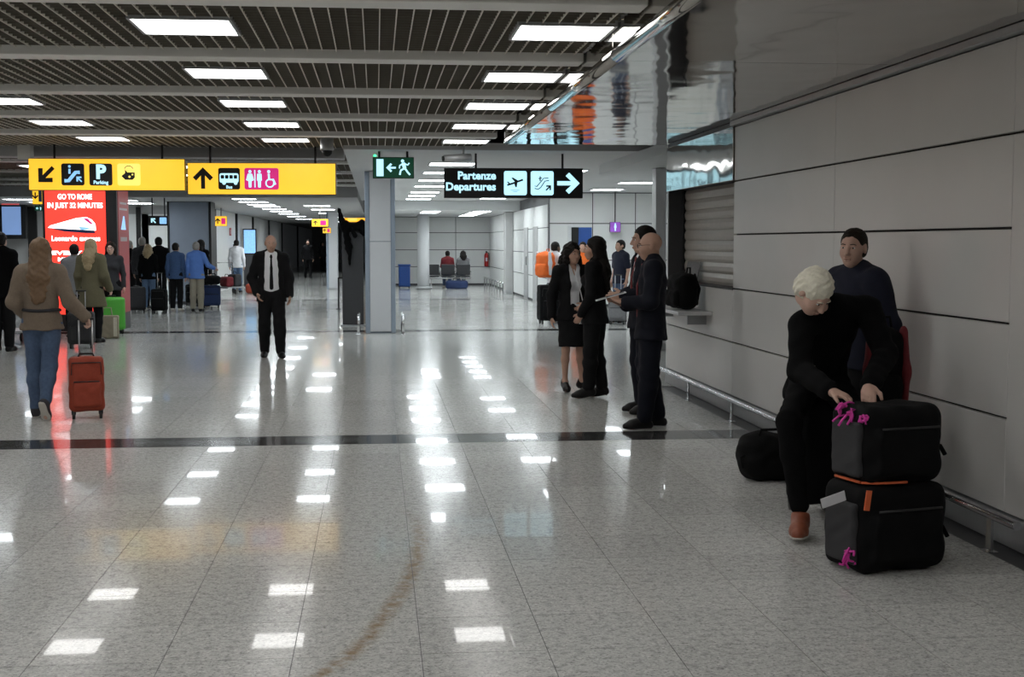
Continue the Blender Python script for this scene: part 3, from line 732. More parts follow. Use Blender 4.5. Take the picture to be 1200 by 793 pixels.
struct(box('ceiling_rear_low', (.2, 41, 2.66), (6, 55, 2.95), MATS['ceiling_white']), 'lower white ceiling over the waiting bench')
struct(box('ceiling_side', (WX + .3, 15.42, 2.80), (9, 22.0, 2.95), MATS['ceiling_white']), 'white dropped ceiling beyond the kiosk')
struct(box('ceiling_corridor', (-16, 33, 2.76), (-.45, 112, 3.2), MATS['ceiling_grey']), 'low grey ceiling over the far left corridor')

light = thing('ceiling_light', 'square recessed fluorescent panel glowing in the dark grid ceiling', 'light', (0, 0, 0), 0, 'light panels in the grid ceiling')
b = MB()
for lo, hi in (((-.31, -.31, 0), (.31, -.29, .04)), ((-.31, .29, 0), (.31, .31, .04)), ((-.31, -.29, 0), (-.29, .29, .04)), ((.29, -.29, 0), (.31, .29, .04))): b.box(lo, hi)
b.build('frame', MATS['metal_grey'], light); MB().box((-.29, -.29, .008), (.29, .29, .02)).build('diffuser', MATS['panel_light'], light)
spots = []
for c, x in enumerate((-8.2, -5.85, -3.5, -1.17, 1.2)):
    for r in range(-4, 5 if x > 0 else 6):
        y = 8.52 + 2.29 * r
        if x > 0: xx = 1.19
        else: xx = x
        spots.append((xx, y, CZ - .014))
spots = [s for s in spots if s[1] < 19.0 and s[1] > -2]
L0 = []
for k, s in enumerate(spots):
    o = light if k == 0 else copy_tree(light); o.location = s; L0.append(o)
    o['label'] = 'square fluorescent panel in the grid ceiling row ' + ('beside the mirror-polished soffit' if s[0] > 0 else 'leading to the yellow toilet sign' if s[0] > -2 else 'leading to the yellow parking sign' if s[0] > -4 else 'over the far side of the hall')
rear = copy_tree(light)
rd = [c for c in rear.children if c.name.startswith('diffuser')][0]; rd.data = rd.data.copy(); rd.data.materials[0] = MATS['rear_light']
rear.location = (-3.3, 34.0, 2.745); rear['label'] = 'ceiling light in the far left corridor, row along the pale wall'; rear['group'] = 'lights of the left corridor'
def more_lights(pts, label, group, sx=1.0, sy=1.0):
    for p in pts:
        lb = label + {1.25: ', row before the slim column by the bin', 3.4: ', row over the standing women', 5.6: ', row over the blue door passage', 1.75: ', row at the slim column', 3.35: ', row over the seated people', -3.3: ', row along the pale wall', -1.75: ', row over the white corridor column', -6.6: ', over the queue', -9.0: ', over the blue screen'}.get(p[0], {-3.5: ', parking sign row', -1.17: ', toilet sign row'}.get(p[0], ', row beyond the red totem'))
        o = copy_tree(rear, p, label=lb); o['group'] = group; o.scale = (sx, sy, 1)
more_lights([(x, y, CZ - .02) for x in (-3.5, -1.17, -5.85) for y in (21.3, 24.0, 26.8, 30.0)], 'square panel light in the second grid ceiling', 'light panels behind the yellow signs')
more_lights([(1.25, y, 2.935) for y in (21.9, 24.6, 27.6, 30.5, 34.1, 36.6, 39.4)] + [(3.4, y, 2.935) for y in (23.8, 27.6, 31.0, 36.0, 38.75)] + [(5.6, y, 2.935) for y in (24.4, 28.3, 32.0)], 'white light flush in the rear hall ceiling', 'lights of the rear hall', 1.25, 1.25)
more_lights([(1.75, y, 2.645) for y in (42.2, 43.4, 44.6)] + [(3.35, y, 2.645) for y in (42.2, 44.0, 45.8, 47.6, 49.5)], 'small light in the lowered ceiling', 'lights over the waiting bench')
more_lights([(-3.3, y, 2.745) for y in (36.5, 39, 41, 44, 47, 51, 56, 62)] + [(-1.75, y, 2.745) for y in (40, 44.5, 50, 58, 70)] + [(-6.6, y, 2.745) for y in (35.5, 38)] + [(-9.0, y, 2.745) for y in (35.0, 37.5)], 'ceiling light in the far left corridor', 'lights of the left corridor', 1.3, 1.6)

# ------------------------------------------------------------------ rear hall walls
def panel_wall(name, label, org, ux, length, height, nx, zs, m='wall_white', th=.12, face=1):
    """a wall from org along +X or +Y with separate cladding panels"""
    if ux == 'x': w = box(name, (org[0], org[1], 0), (org[0] + length, org[1] + th, height), MATS['dark_grey'])
    else: w = box(name, (org[0], org[1], 0), (org[0] + th, org[1] + length, height), MATS['dark_grey'])
    struct(w, label); dx = length / nx
    for i in range(nx):
        for z0, z1 in zip(zs, zs[1:]):
            if ux == 'x': box('wall_panel', (org[0] + i * dx + .012, org[1] - .02, z0 + .012), (org[0] + (i + 1) * dx - .012, org[1] - .001, z1 - .012), MATS[m], w)
            elif face < 0: box('wall_panel', (org[0] - .02, org[1] + i * dx + .012, z0 + .012), (org[0] - .001, org[1] + (i + 1) * dx - .012, z1 - .012), MATS[m], w)
            else: box('wall_panel', (org[0] + th + .001, org[1] + i * dx + .012, z0 + .012), (org[0] + th + .02, org[1] + (i + 1) * dx - .012, z1 - .012), MATS[m], w)
    return w
ZR = [.05, .72, 1.38, 2.05, 2.66]
panel_wall('wall_back', 'white panelled wall behind the waiting bench', (.3, 52, 0), 'x', 4.2, 2.95, 3, ZR)
panel_wall('wall_rear_right', 'white panelled wall beside the waiting bench', (4.45, 34.2, 0), 'y', 17.8, 2.95, 6, ZR, face=-1)
panel_wall('wall_front_rear', 'bright white panelled wall behind the standing staff', (4.45, 34.0, 0), 'x', 4.5, 2.95, 4, [.05, 1.2, 2.15, 2.94])
panel_wall('wall_side', 'white wall of the side passage', (8.3, 15.5, 0), 'y', 18.5, 2.95, 6, [.05, 1.2, 2.15, 2.94], face=-1)
struct(box('wall_partition', (.02, 24.9, 0), (.14, 52, 2.95), MATS['wall_white']), 'white partition behind the square column')
for k, y0 in enumerate((36.3, 38.6)):
    d = struct(box('door_%d' % (k + 1), (4.405, y0, 0), (4.428, y0 + 1.0, 2.1), MATS['ceiling_grey'], None, .004), 'grey service door in the rear white wall')
    MB().tube([(4.38, y0 + .1, 1.0), (4.38, y0 + .1, 1.25)], .012, 8).build('handle', MATS['joint_black'], d)
    box('kick_plate', (4.398, y0 + .05, .06), (4.404, y0 + .95, .25), MATS['metal_grey'], d)
rp = thing('pilaster', 'grey pilaster on the rear right wall', 'pilaster', (4.3, 43.2, 0)); box('shaft', (-.12, -.35, 0), (.12, .35, 2.645), MATS['ceiling_grey'], rp, .01); box('plinth', (-.13, -.37, 0), (.12, .37, .12), MATS['metal_grey'], rp)
rr = thing('guard_rail', 'low steel guard rail on short posts along the rear right wall', 'rail', (4.2, 43.8, 0))
MB().tube([(0, 0, .3), (0, 8.0, .3)], .03, 10).build('tube', MATS['chrome'], rr)
for i in range(8): MB().box((-.02, .2 + i * 1.08, 0), (.02, .26 + i * 1.08, .29)).build('post', MATS['chrome'], rr)
d3 = struct(box('door_3', (5.02, 33.95, 0), (5.55, 33.978, 2.05), MATS['bin_blue'], None, .004), 'dark blue door in the bright rear wall')
box('door_frame', (4.93, 33.94, 0), (5.01, 33.977, 2.1), MATS['white_paint'], d3); box('dark_leaf', (5.02, 33.93, 0), (5.2, 33.949, 2.05), MATS['joint_black'], d3)
wp = thing('column', 'slim white column beyond the end of the kiosk wall', 'column', (4.36, 20.1, 0))
box('shaft', (-.08, 0, 0), (.085, .3, 2.795), MATS['column_white'], wp, .006); box('plinth', (-.09, -.01, 0), (.095, .31, .1), MATS['metal_grey'], wp)

# columns
col = thing('column', 'broad square white column with bluish metal corner strips', 'column', (.07, 24.3, 0))
box('core', (-.27, .02, 0), (.27, .56, 2.945), MATS['slate_blue'], col)
box('front_panel', (-.19, -.005, .03), (.19, .019, 1.67), MATS['column_white'], col, .004); box('front_panel', (-.19, -.005, 1.68), (.19, .019, 2.94), MATS['column_white'], col, .004)
for s in (-1, 1): box('corner_strip', (s * .205 - .012 if s > 0 else -.275, -.012, 0), (.275 if s > 0 else -.193, .06, 2.943), MATS['strip_blue'], col, .01)
for s in (-1, 1):
    g = thing('corner_guard', 'bent steel bumper tube on the floor beside the square column', 'guard', (.07 + s * .40, 24.0, 0), 0, 'bumper tubes beside the square column')
    MB().tube([(0, -.1, 0), (0, -.1, .26), (0, -.06, .31), (0, .0, .33), (0, .8, .33), (0, .86, .3), (0, .9, .24), (0, .9, 0)], .024, 10).build('tube', MATS['chrome'], g)
    MB().lathe([(.05, 0), (.05, .012), (.03, .02)], 12, (0, -.1, 0)).build('flange', MATS['chrome'], g)
c2 = thing('column', 'slim white column standing next to the blue bin', 'column', (1.66, 47.2, 0))
MB().lathe([(.215, 0), (.215, 2.64)], 24).build('shaft', MATS['column_white'], c2); MB().lathe([(.26, 0), (.26, .1), (.22, .12)], 24).build('plinth', MATS['metal_grey'], c2)
c3 = thing('column', 'white column in the left corridor beyond the walking man', 'column', (-1.58, 48.5, 0))
box('shaft', (-.2, -.2, 0), (.2, .2, 2.755), MATS['column_white'], c3, .03); box('corner_strip', (-.22, -.205, 0), (-.13, .2, 2.755), MATS['strip_blue'], c3, .01)
c4 = thing('column', 'wide blue-grey clad column behind the queue', 'column', (-5.0, 36.8, 0))
box('cladding', (-.52, -.45, .08), (.52, .45, 2.75), MATS['slate_blue'], c4, .01); box('edge_trim', (-.57, -.47, 0), (-.525, .45, 2.75), MATS['joint_black'], c4); box('edge_trim', (.525, -.47, 0), (.585, .45, 2.75), MATS['joint_black'], c4); box('plinth', (-.52, -.46, 0), (.52, .45, .078), MATS['dark_grey'], c4)

# left corridor walls
lw = struct(box('wall_left', (-5.55, 44, 0), (-5.3, 112, 2.76), MATS['wall_white']), 'pale wall of the far left corridor with dark posts')
for y in (44.0, 50.8, 57.5, 66, 75, 90): box('dark_post', (-5.3, y, 0), (-5.22, y + .35, 2.75), MATS['joint_black'], lw)
for y0, y1 in ((44.4, 50.7), (51.2, 57.4), (57.9, 65.9), (66.4, 74.9)): box('wall_panel', (-5.3, y0, .08), (-5.27, y1, 2.74), MATS['wall_white'], lw)
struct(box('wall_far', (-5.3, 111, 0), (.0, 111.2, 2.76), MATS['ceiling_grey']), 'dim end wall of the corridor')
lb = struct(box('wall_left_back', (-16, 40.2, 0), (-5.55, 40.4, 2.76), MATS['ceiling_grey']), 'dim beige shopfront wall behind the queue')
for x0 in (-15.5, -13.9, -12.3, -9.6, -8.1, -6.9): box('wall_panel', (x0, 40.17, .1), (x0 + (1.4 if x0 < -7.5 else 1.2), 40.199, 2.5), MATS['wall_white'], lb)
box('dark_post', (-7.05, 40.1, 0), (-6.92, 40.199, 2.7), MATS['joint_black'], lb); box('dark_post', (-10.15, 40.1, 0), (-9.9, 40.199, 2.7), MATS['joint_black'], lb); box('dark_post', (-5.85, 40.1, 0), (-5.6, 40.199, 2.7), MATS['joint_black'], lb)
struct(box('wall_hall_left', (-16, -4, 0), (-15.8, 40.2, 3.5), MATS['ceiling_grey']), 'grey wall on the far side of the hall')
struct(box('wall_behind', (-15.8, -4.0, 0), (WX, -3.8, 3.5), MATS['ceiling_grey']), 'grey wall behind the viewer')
# ------------------------------------------------------------------ hanging signs
def arrow(cx, cz, s, ang):
    """arrow pointing up, turned by ang degrees"""
    a = [(-.1, -.5), (.1, -.5), (.1, .16), (.34, -.1), (.5, .06), (0, .56), (-.5, .06), (-.34, -.1), (-.1, .16)]
    c, sn = math.cos(rad(ang)), math.sin(rad(ang))
    return [(cx + s * (x * c - z * sn), cz + s * (x * sn + z * c)) for x, z in a]
def sign_box(name, label, c, w, h, m_face, rods, top, frame='black_plastic', dep=.12, rzz=0.0):
    s = thing(name, label, 'sign', c, rzz)
    box('housing', (-w / 2, 0, -h / 2), (w / 2, dep, h / 2), MATS[frame], s, .006)
    box('face', (-w / 2 + .008, -.006, -h / 2 + .008), (w / 2 - .008, -.001, h / 2 - .008), MATS[m_face], s)
    for rx in rods: MB().tube([(rx, dep / 2, h / 2), (rx, dep / 2, top - c[2])], .016, 8).build('hanger', MATS['black_plastic'], s)
    return s
T = -.007   # glyph plane in front of a sign face
W1, H1 = 2.12, .44
s1 = sign_box('hanging_sign', 'yellow lit sign with a diagonal arrow and escalator, parking and train symbols', (at(125.5, 204.5, 18.8).x, 18.8, at(125.5, 204.5, 18.8).z), W1, H1, 'lit_yellow', (-.72, .74), CZ, rzz=rad(-2))
fx = lambda f, W: (f - .5) * W
flat('arrow', [arrow(fx(.107, W1) + .015, .0, .27, 135)], MATS['joint_black'], s1, T)
def tile(s, cx, w, h, m, cz=0.0): return flat('pictogram', [rrect(cx - w / 2, cz - h / 2, cx + w / 2, cz + h / 2, .03)], MATS[m], s, T)
def esc(par, cx, cz, q, m, dirn=1):
    L = [stroke([(cx - .12 * q, cz - .09 * q), (cx - .06 * q, cz - .09 * q), (cx + .04 * q, cz + .03 * q), (cx + .1 * q, cz + .03 * q)], .05 * q), stroke([(cx - .045 * q, cz + .01 * q), (cx - .045 * q, cz + .08 * q)], .03 * q), circ(cx - .045 * q, cz + .115 * q, .02 * q, 8),
         arrow(cx + .09 * q, cz - .07 * q, .1 * q, 45 if dirn > 0 else -45)]
    return flat('symbol', L, MATS[m], par, T - .005)
t = tile(s1, fx(.283, W1), .31, .30, 'joint_black'); esc(t, fx(.283, W1), 0, .95, 'lit_blue')
t = tile(s1, fx(.461, W1), .31, .30, 'joint_black'); text('letter', 'P', .26, MATS['lit_white'], t, fx(.461, W1), -.05, T - .005, 'CENTER', .012); text('caption', 'Parking', .068, MATS['lit_white'], t, fx(.461, W1), -.13, T - .005, 'CENTER', .002)
t = tile(s1, fx(.64, W1), .31, .30, 'lit_pale_yellow'); cx = fx(.64, W1)
flat('symbol', [[(cx - .1, -.02), (cx - .05, .02), (cx - .05, .07), (cx - .02, .03), (cx + .08, .03), (cx + .08, -.04), (cx + .05, -.07), (cx - .05, -.07)], stroke(circ(cx, .06, .06, 10, 20, 160), .008)], MATS['joint_black'], t, T - .005)
flat('window', [circ(cx + .01, -.03, .016, 8), circ(cx + .05, -.0, .012, 8)], MATS['lit_pale_yellow'], t, T - .01)

W2, H2 = 2.06, .445
s2 = sign_box('hanging_sign', 'yellow lit sign with an upward arrow, bus tile and pink toilet tile', (at(307, 209.5, 18.9).x, 18.9, at(307, 209.5, 18.9).z), W2, H2, 'lit_yellow', (-.72, .74), CZ, rzz=rad(-2))
flat('arrow', [arrow(fx(.105, W2), 0, .28, 0)], MATS['joint_black'], s2, T)
t = tile(s2, fx(.28, W2), .3, .30, 'joint_black'); cx = fx(.28, W2)
flat('symbol', [rrect(cx - .13, -.055, cx + .13, .075, .025), circ(cx - .07, -.06, .025, 10), circ(cx + .09, -.06, .025, 10)], MATS['lit_white'], t, T - .005)
flat('window', [rrect(cx - .115 + i * .06, .0, cx - .068 + i * .06, .05, .008) for i in range(4)], MATS['joint_black'], t, T - .01)
text('caption', 'Bus', .06, MATS['lit_white'], t, cx, -.135, T - .005, 'CENTER', .002)
t = tile(s2, fx(.498, W2), .475, .30, 'lit_pink'); cx = fx(.498, W2)
def man(cx, cz, q, dress=0): return [circ(cx, cz + .1 * q, .022 * q, 10), [(cx - .03 * q, cz + .07 * q), (cx + .03 * q, cz + .07 * q), (cx + (.035 + .02 * dress) * q, cz - .02 * q), (cx + .022 * q, cz - .03 * q), (cx + .018 * q, cz - .12 * q), (cx - .018 * q, cz - .12 * q), (cx - .022 * q, cz - .03 * q), (cx - (.035 + .02 * dress) * q, cz - .02 * q)]]
flat('symbol', man(cx - .16, 0, 1.0, 1) + [rect(cx - .1, -.12, cx - .085, .12)] + man(cx - .03, 0, 1.0, 0) + [circ(cx + .1, .1, .022, 10), stroke([(cx + .1, .07), (cx + .105, -.01), (cx + .16, -.01), (cx + .19, -.08)], .028), stroke(circ(cx + .115, -.06, .055, 14, 100, 370), .018)], MATS['lit_white'], t, T - .005)

WD, HD = 2.03, .435
pd = at(602, 214.5, 19.3)
sd = sign_box('hanging_sign', 'black lit departures sign with white lettering, two symbol tiles and an arrow', (pd.x, 19.3, pd.z), WD, HD, 'joint_black', (-.55, .72), 2.95, rzz=rad(-2))
text('lettering', 'Partenze', .158, MATS['lit_white'], sd, fx(.372, WD), .055, T, 'RIGHT', .005); text('lettering', 'Departures', .158, MATS['lit_white'], sd, fx(.372, WD), -.105, T, 'RIGHT', .005)
t = tile(sd, fx(.512, WD), .335, .35, 'lit_white'); cx = fx(.512, WD)
flat('symbol', [stroke([(cx - .12, -.03), (cx - .04, -.005), (cx + .11, .05)], .026), [(cx - .0, .01), (cx - .06, .075), (cx - .035, .08), (cx + .05, .03)], [(cx - .09, -.02), (cx - .125, .02), (cx - .105, .02), (cx - .07, -.01)], [(cx - .02, .0), (cx + .0, -.06), (cx + .02, -.055), (cx + .03, .02)], rect(cx - .07, -.105, cx + .06, -.1), rect(cx - .04, -.125, cx + .03, -.12)], MATS['joint_black'], t, T - .005)
t = tile(sd, fx(.705, WD), .335, .35, 'lit_white'); cx = fx(.705, WD)
flat('symbol', [stroke([(cx - .11, -.075), (cx - .06, -.09), (cx - .02, -.06), (cx + .04, .03), (cx + .1, .04)], .012), stroke([(cx - .11, -.04), (cx - .08, -.05), (cx - .02, .02), (cx + .02, .07), (cx + .09, .075)], .012), stroke([(cx - .03, .03), (cx - .03, .1)], .016), stroke([(cx - .055, .065), (cx - .005, .075)], .012), arrow(cx + .09, -.07, .1, -45)], MATS['joint_black'], t, T - .005)
flat('arrow', [arrow(fx(.895, WD) - .01, 0, .31, -90)], MATS['lit_white'], sd, T)

pe = at(461, 196.5, 19.0)
se = sign_box('exit_sign', 'small green emergency exit sign with running figure and arrow', (pe.x, 19.0, pe.z), .585, .30, 'lit_green', (-.2, .2), 2.95)
flat('door_symbol', [rect(-.24, -.12, -.14, .12)], MATS['lit_white'], se, T); flat('arrow', [arrow(-.03, -.0, .13, 90)], MATS['lit_white'], se, T)
flat('running_figure', [circ(.13, .095, .024, 10), stroke([(.14, .07), (.16, -.01)], .05), stroke([(.14, .06), (.09, .03), (.085, -.01)], .02), stroke([(.15, .06), (.205, .04), (.225, .07)], .02), stroke([(.155, -.01), (.105, -.035), (.09, -.1)], .026), stroke([(.165, -.01), (.2, -.06), (.235, -.1)], .026)], MATS['lit_white'], se, T)
MB().lathe([(.02, 0), (.02, .02), (.008, .03)], 10, (-.26, .05, .16)).build('indicator_lamp', MATS['led_green'], se)

p = at(44, 229, 26.0)
s5 = sign_box('hanging_sign', 'tiny yellow sign with a down arrow and blue symbol beside the red totem', (p.x, 26.0, p.z), .2, .34, 'lit_yellow', (0,), CZ, dep=.08)
flat('arrow', [arrow(-.04, 0, .12, 180)], MATS['joint_black'], s5, T); flat('pictogram', [rrect(.02, -.12, .08, .12, .01)], MATS['bin_blue'], s5, T)
p = at(188, 258.5, 33.6)
s6 = sign_box('hanging_sign', 'small black lit sign with a white diagonal arrow above the queue', (p.x - .05, 33.6, p.z), .5, .24, 'joint_black', (-.15, .15), 2.76, dep=.08)
flat('arrow', [arrow(-.12, 0, .15, 45)], MATS['lit_white'], s6, T); flat('pictogram', [rrect(.03, -.08, .2, .08, .02)], MATS['lit_blue'], s6, T)
for px, py, w, h, Y, lab in ((259, 259, .38, .32, 43.0, 'small yellow sign at the corner beside the white-shirted man'), (375, 261, .55, .26, 44.5, 'small yellow sign with an arrow in front of the corridor column'), (383, 270, .3, .2, 47.9, 'lower yellow sign with an arrow beside the corridor column')):
    p = at(px, py, Y); s = sign_box('hanging_sign', lab, (p.x, Y, p.z), w, h, 'lit_yellow', (0,), 2.76, dep=.06)
    flat('arrow', [arrow(-w * .27, 0, h * .55, 0)], MATS['joint_black'], s, T); flat('pictogram', [rrect(.01, -h * .3, w * .36, h * .3, .02)], MATS['lit_pink'], s, T)
p = at(721, 266, 33.7)
s = sign_box('hanging_sign', 'small purple lit sign above the dark blue door', (p.x, 33.7, p.z), .28, .26, 'lit_purple', (0,), 2.95, dep=.06)
flat('pictogram', [man(0, 0, .8)[1], man(0, 0, .8)[0]], MATS['lit_white'], s, T)
p = at(413, 256, 60)
s = sign_box('hanging_sign', 'orange lit shop sign deep in the left corridor', (p.x, 60, p.z), 1.2, .32, 'lit_orange', (-.4, .4), 2.76, dep=.1)
flat('pictogram', [rrect(-.2, -.1, .2, .1, .04)], MATS['lit_pale_yellow'], s, T)

# ------------------------------------------------------------------ red advertising totem
TY = 25.4
tl = at(52, 219, TY); tr_ = at(123, 219, TY); tw = tr_.x - tl.x
tot = thing('advertising_totem', 'tall red backlit advertising totem showing a white train', 'advertising totem', ((tl.x + tr_.x) / 2, TY, 0))
hw = tw / 2
box('casing', (-hw - .05, .01, 0), (hw + .2, 1.22, 2.72), MATS['black_plastic'], tot, .01)
fr = box('poster', (-hw, -.01, .32), (hw, .009, 2.68), MATS['lit_red'], tot)
text('lettering', 'GO TO ROME', .135, MATS['lit_text'], fr, 0, 2.46, -.011, 'CENTER', .004, width=.62)
text('lettering', 'IN JUST 32 MINUTES', .135, MATS['lit_text'], fr, 0, 2.30, -.011, 'CENTER', .004, width=1.0)
text('lettering', 'Leonardo express', .13, MATS['lit_text'], fr, 0, 1.69, -.011, 'CENTER', .004, width=.88)
text('lettering', 'EVERY 15', .1, MATS['lit_text'], fr, -.05, 1.43, -.011, 'CENTER', .004, width=.8); text('lettering', 'MINUTES', .1, MATS['lit_text'], fr, -.06, 1.31, -.011, 'CENTER', .004, width=.55); text('lettering', 'NON STOP', .12, MATS['lit_text'], fr, 0, 1.17, -.011, 'CENTER', .004, width=.95)
z0 = 1.88
tn = flat('train_picture', [[(-.5, z0 + .05), (-.46, z0 + .09), (.02, z0 + .23), (.2, z0 + .25), (.3, z0 + .2), (.36, z0 + .12), (.37, z0), (.1, z0 - .01)]], MATS['lit_text'], fr, -.011)
flat('underside', [[(-.48, z0 + .04), (-.2, z0 + .03), (.34, z0 - .0), (.36, z0 - .05), (.2, z0 - .05), (-.2, z0 - .02)]], MATS['blue_nylon'], tn, -.016)
flat('windscreen', [[(.14, z0 + .22), (.22, z0 + .225), (.33, z0 + .11), (.27, z0 + .12)]], MATS['lit_pink'], tn, -.016); flat('stripe', [[(.05, z0 + .07), (.2, z0 + .06), (.3, z0 + .02), (.1, z0 + .01)]], MATS['lit_blue'], tn, -.016)
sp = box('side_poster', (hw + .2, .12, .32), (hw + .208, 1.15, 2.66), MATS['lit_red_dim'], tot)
b = MB().box((hw + .2085, .3, 2.38), (hw + .2095, .95, 2.42)).box((hw + .2085, .25, 2.27), (hw + .2095, 1.0, 2.31)).box((hw + .2085, .3, 1.68), (hw + .2095, .95, 1.76)); b.build('lettering', MATS['metal_grey'], sp)
b = MB(); A = [b.bm.verts.new((hw + .2095, y, z)) for y, z in ((.35, 1.9), (.6, 2.16), (.72, 2.16), (.85, 1.9))]; b.bm.faces.new(A); b.build('train_picture', MATS['lit_blue'], sp)

# ------------------------------------------------------------------ things on the far left wall
p0, p1 = at(2, 242, 39.6), at(25, 275, 39.6)
scr = thing('monitor', 'pale blue information screen on the dim wall beyond the man in black', 'screen', ((p0.x + p1.x) / 2, 39.6, p1.z))
hw_ = (p1.x - p0.x) / 2; hh = p0.z - p1.z
box('bezel', (-hw_ - .08, 0, -.12), (hw_ + .14, .2, hh + .06), MATS['black_plastic'], scr, .01); box('screen', (-hw_, -.01, 0), (hw_, -.001, hh), MATS['screen_blue'], scr)
p = at(12, 236, 39.0); s = sign_box('display_board', 'small red LED board above the blue screen', (p.x, 39.0, p.z), .5, .2, 'led_red', (-.15, .15), 2.76)
p = at(46, 244, 39.0); s = sign_box('exit_sign', 'distant green exit sign near the red totem', (p.x, 39.0, p.z), .25, .16, 'lit_green', (0,), 2.76, dep=.05); flat('running_figure', [man(.04, 0, .45)[1]], MATS['lit_white'], s, T); flat('arrow', [arrow(-.05, 0, .07, 90)], MATS['lit_white'], s, T)

def extinguisher(loc, label):
    e = thing('fire_extinguisher', label, 'extinguisher', loc)
    MB().lathe([(.07, 0), (.085, .03), (.085, .42), (.06, .5), (.03, .53)], 16).build('cylinder', MATS['extinguisher_red'], e)
    box('valve', (-.03, -.03, .53), (.03, .03, .6), MATS['black_plastic'], e, .005); MB().tube([(.03, 0, .56), (.1, 0, .5), (.11, 0, .25)], .012, 6).build('hose', MATS['black_plastic'], e)
    box('label', (-.04, -.088, .2), (.04, -.084, .34), MATS['paper_tag'], e); box('bracket', (-.05, .08, .15), (.05, .12, .3), MATS['metal_grey'], e)
p = at(573.5, 303, 51.86); extinguisher((p.x - .12, 51.85, p.z - .3), 'red fire extinguisher hung in the corner near the waiting bench')
p = at(288, 296, 50); extinguisher((-5.15, 49.0, 1.0), 'red fire extinguisher on the wall beyond the white-shirted man')
fs = thing('fire_sign', 'small red fire equipment sign on the pale corridor wall', 'sign', (-5.24, 48.6, 2.05)); box('plate', (-.02, 0, -.14), (0, .5, .14), MATS['extinguisher_red'], fs); box('pictogram', (.0005, .1, -.07), (.004, .25, .07), MATS['paper_tag'], fs)
scr2 = thing('monitor', 'bright blue screen glowing on the corridor wall behind the walking man', 'screen', (-5.05, 52.5, 1.25)); box('bezel', (-.12, -.05, -.05), (.4, .1, .95), MATS['black_plastic'], scr2); box('screen', (-.08, -.06, 0), (.36, -.051, .9), MATS['lit_blue'], scr2); box('stand', (-.1, -.02, -1.25), (.38, .08, -.05), MATS['dark_grey'], scr2)

# bin, bench
p = ground(474, 337)
bn = thing('litter_bin', 'blue wheeled litter bin beside the slim white column', 'bin', (p.x, p.y, 0))
soft('tub', [rbox((0, 0, .42), (.21, .21, .38), .04), sub(rbox((0, 0, .9), (.17, .17, .12), .03))], .025, MATS['bin_blue'], bn); box('lid', (-.23, -.23, .8), (.23, .23, .86), MATS['bin_blue'], bn, .02)
for s in (-1, 1): MB().tube([(s * .15, .2, .05), (s * .2, .2, .05)], .05, 10).build('wheel', MATS['black_plastic'], bn)
bx, by = ground(530, 336).x - .26, 48.2
bench = thing('waiting_bench', 'row of dark grey waiting seats on a steel beam', 'bench', (bx, by, 0))
box('beam', (-.86, -.04, .34), (.86, .04, .4), MATS['chrome'], bench)
for i in range(3):
    x = -.56 + i * .56
    st = soft('seat', [rbox((x, -.02, .44), (.25, .24, .025), .02)], .02, MATS['seat_grey'], bench); soft('backrest', [rbox((x, -.27, .68), (.25, .022, .2), .02, .01, rot3(0, 10, 0))], .02, MATS['seat_grey'], st)
for x in (-.6, .6):
    MB().box((x - .03, -.28, 0), (x + .03, .28, .04)).box((x - .025, -.03, .04), (x + .025, .03, .34)).build('leg', MATS['chrome'], bench)
for i in range(4): MB().tube([(-.84 + i * .56, .2, .42), (-.84 + i * .56, .2, .62), (-.84 + i * .56, -.2, .62), (-.84 + i * .56, -.25, .5)], .014, 6).build('armrest', MATS['chrome'], bench)

# grey panel with black drape, barrier frame beside the square column
dp = thing('room_divider', 'grey upright divider beside the square column', 'divider', (-.42, 26.6, 0)); box('board', (-.26, -.04, .02), (.16, .04, 1.85), MATS['dark_grey'], dp, .01); box('base', (-.3, -.2, 0), (.2, .2, .02), MATS['metal_grey'], dp)
q = lambda px, py: (lambda v: (v.x, v.z))(at(px, py, 26.4))
dr = thing('hanging_drape', 'ragged black cloth drape slung over the grey panel by the column', 'cloth', (0, 26.45, 0))
ops = []
for a, b_, r0, r1 in (((396, 243), (403, 262), .02, .06), ((403, 262), (409, 290), .07, .07), ((409, 290), (410, 312), .06, .02), ((405, 266), (424, 265), .09, .09), ((398, 246), (400, 258), .025, .05), ((424, 262), (426, 275), .08, .04)):
    A, B = q(*a), q(*b_); ops.append(cone((A[0], 0, A[1]), r0, (B[0], 0, B[1]), r1, .04, .5, (0, 1, 0)))
soft('cloth', ops + [wrinkle(.008, 30)], .02, MATS['wool_black'], dr); soft('fold', [cone((q(412, 268)[0], -.05, q(412, 268)[1]), .04, (q(416, 276)[0], -.05, q(416, 276)[1]), .05, .03)], .02, MATS['wool_black'], dr)
g0, g1 = ground(397, 362), ground(419, 363)
bar = thing('barrier', 'black metal hoop barrier standing beside the square column', 'barrier', ((g0.x + g1.x) / 2, g0.y, 0))
hb_ = (g1.x - g0.x) / 2; MB().box((-hb_, -.02, .76), (hb_, .02, .8)).build('top_rail', MATS['black_plastic'], bar)
for s in (-1, 1):
    MB().box((s * hb_ - .02, -.02, .0), (s * hb_ + .02, .02, .79)).build('post', MATS['black_plastic'], bar); MB().box((s * hb_ - .06, -.12, 0), (s * hb_ + .06, .12, .02)).build('foot', MATS['black_plastic'], bar)

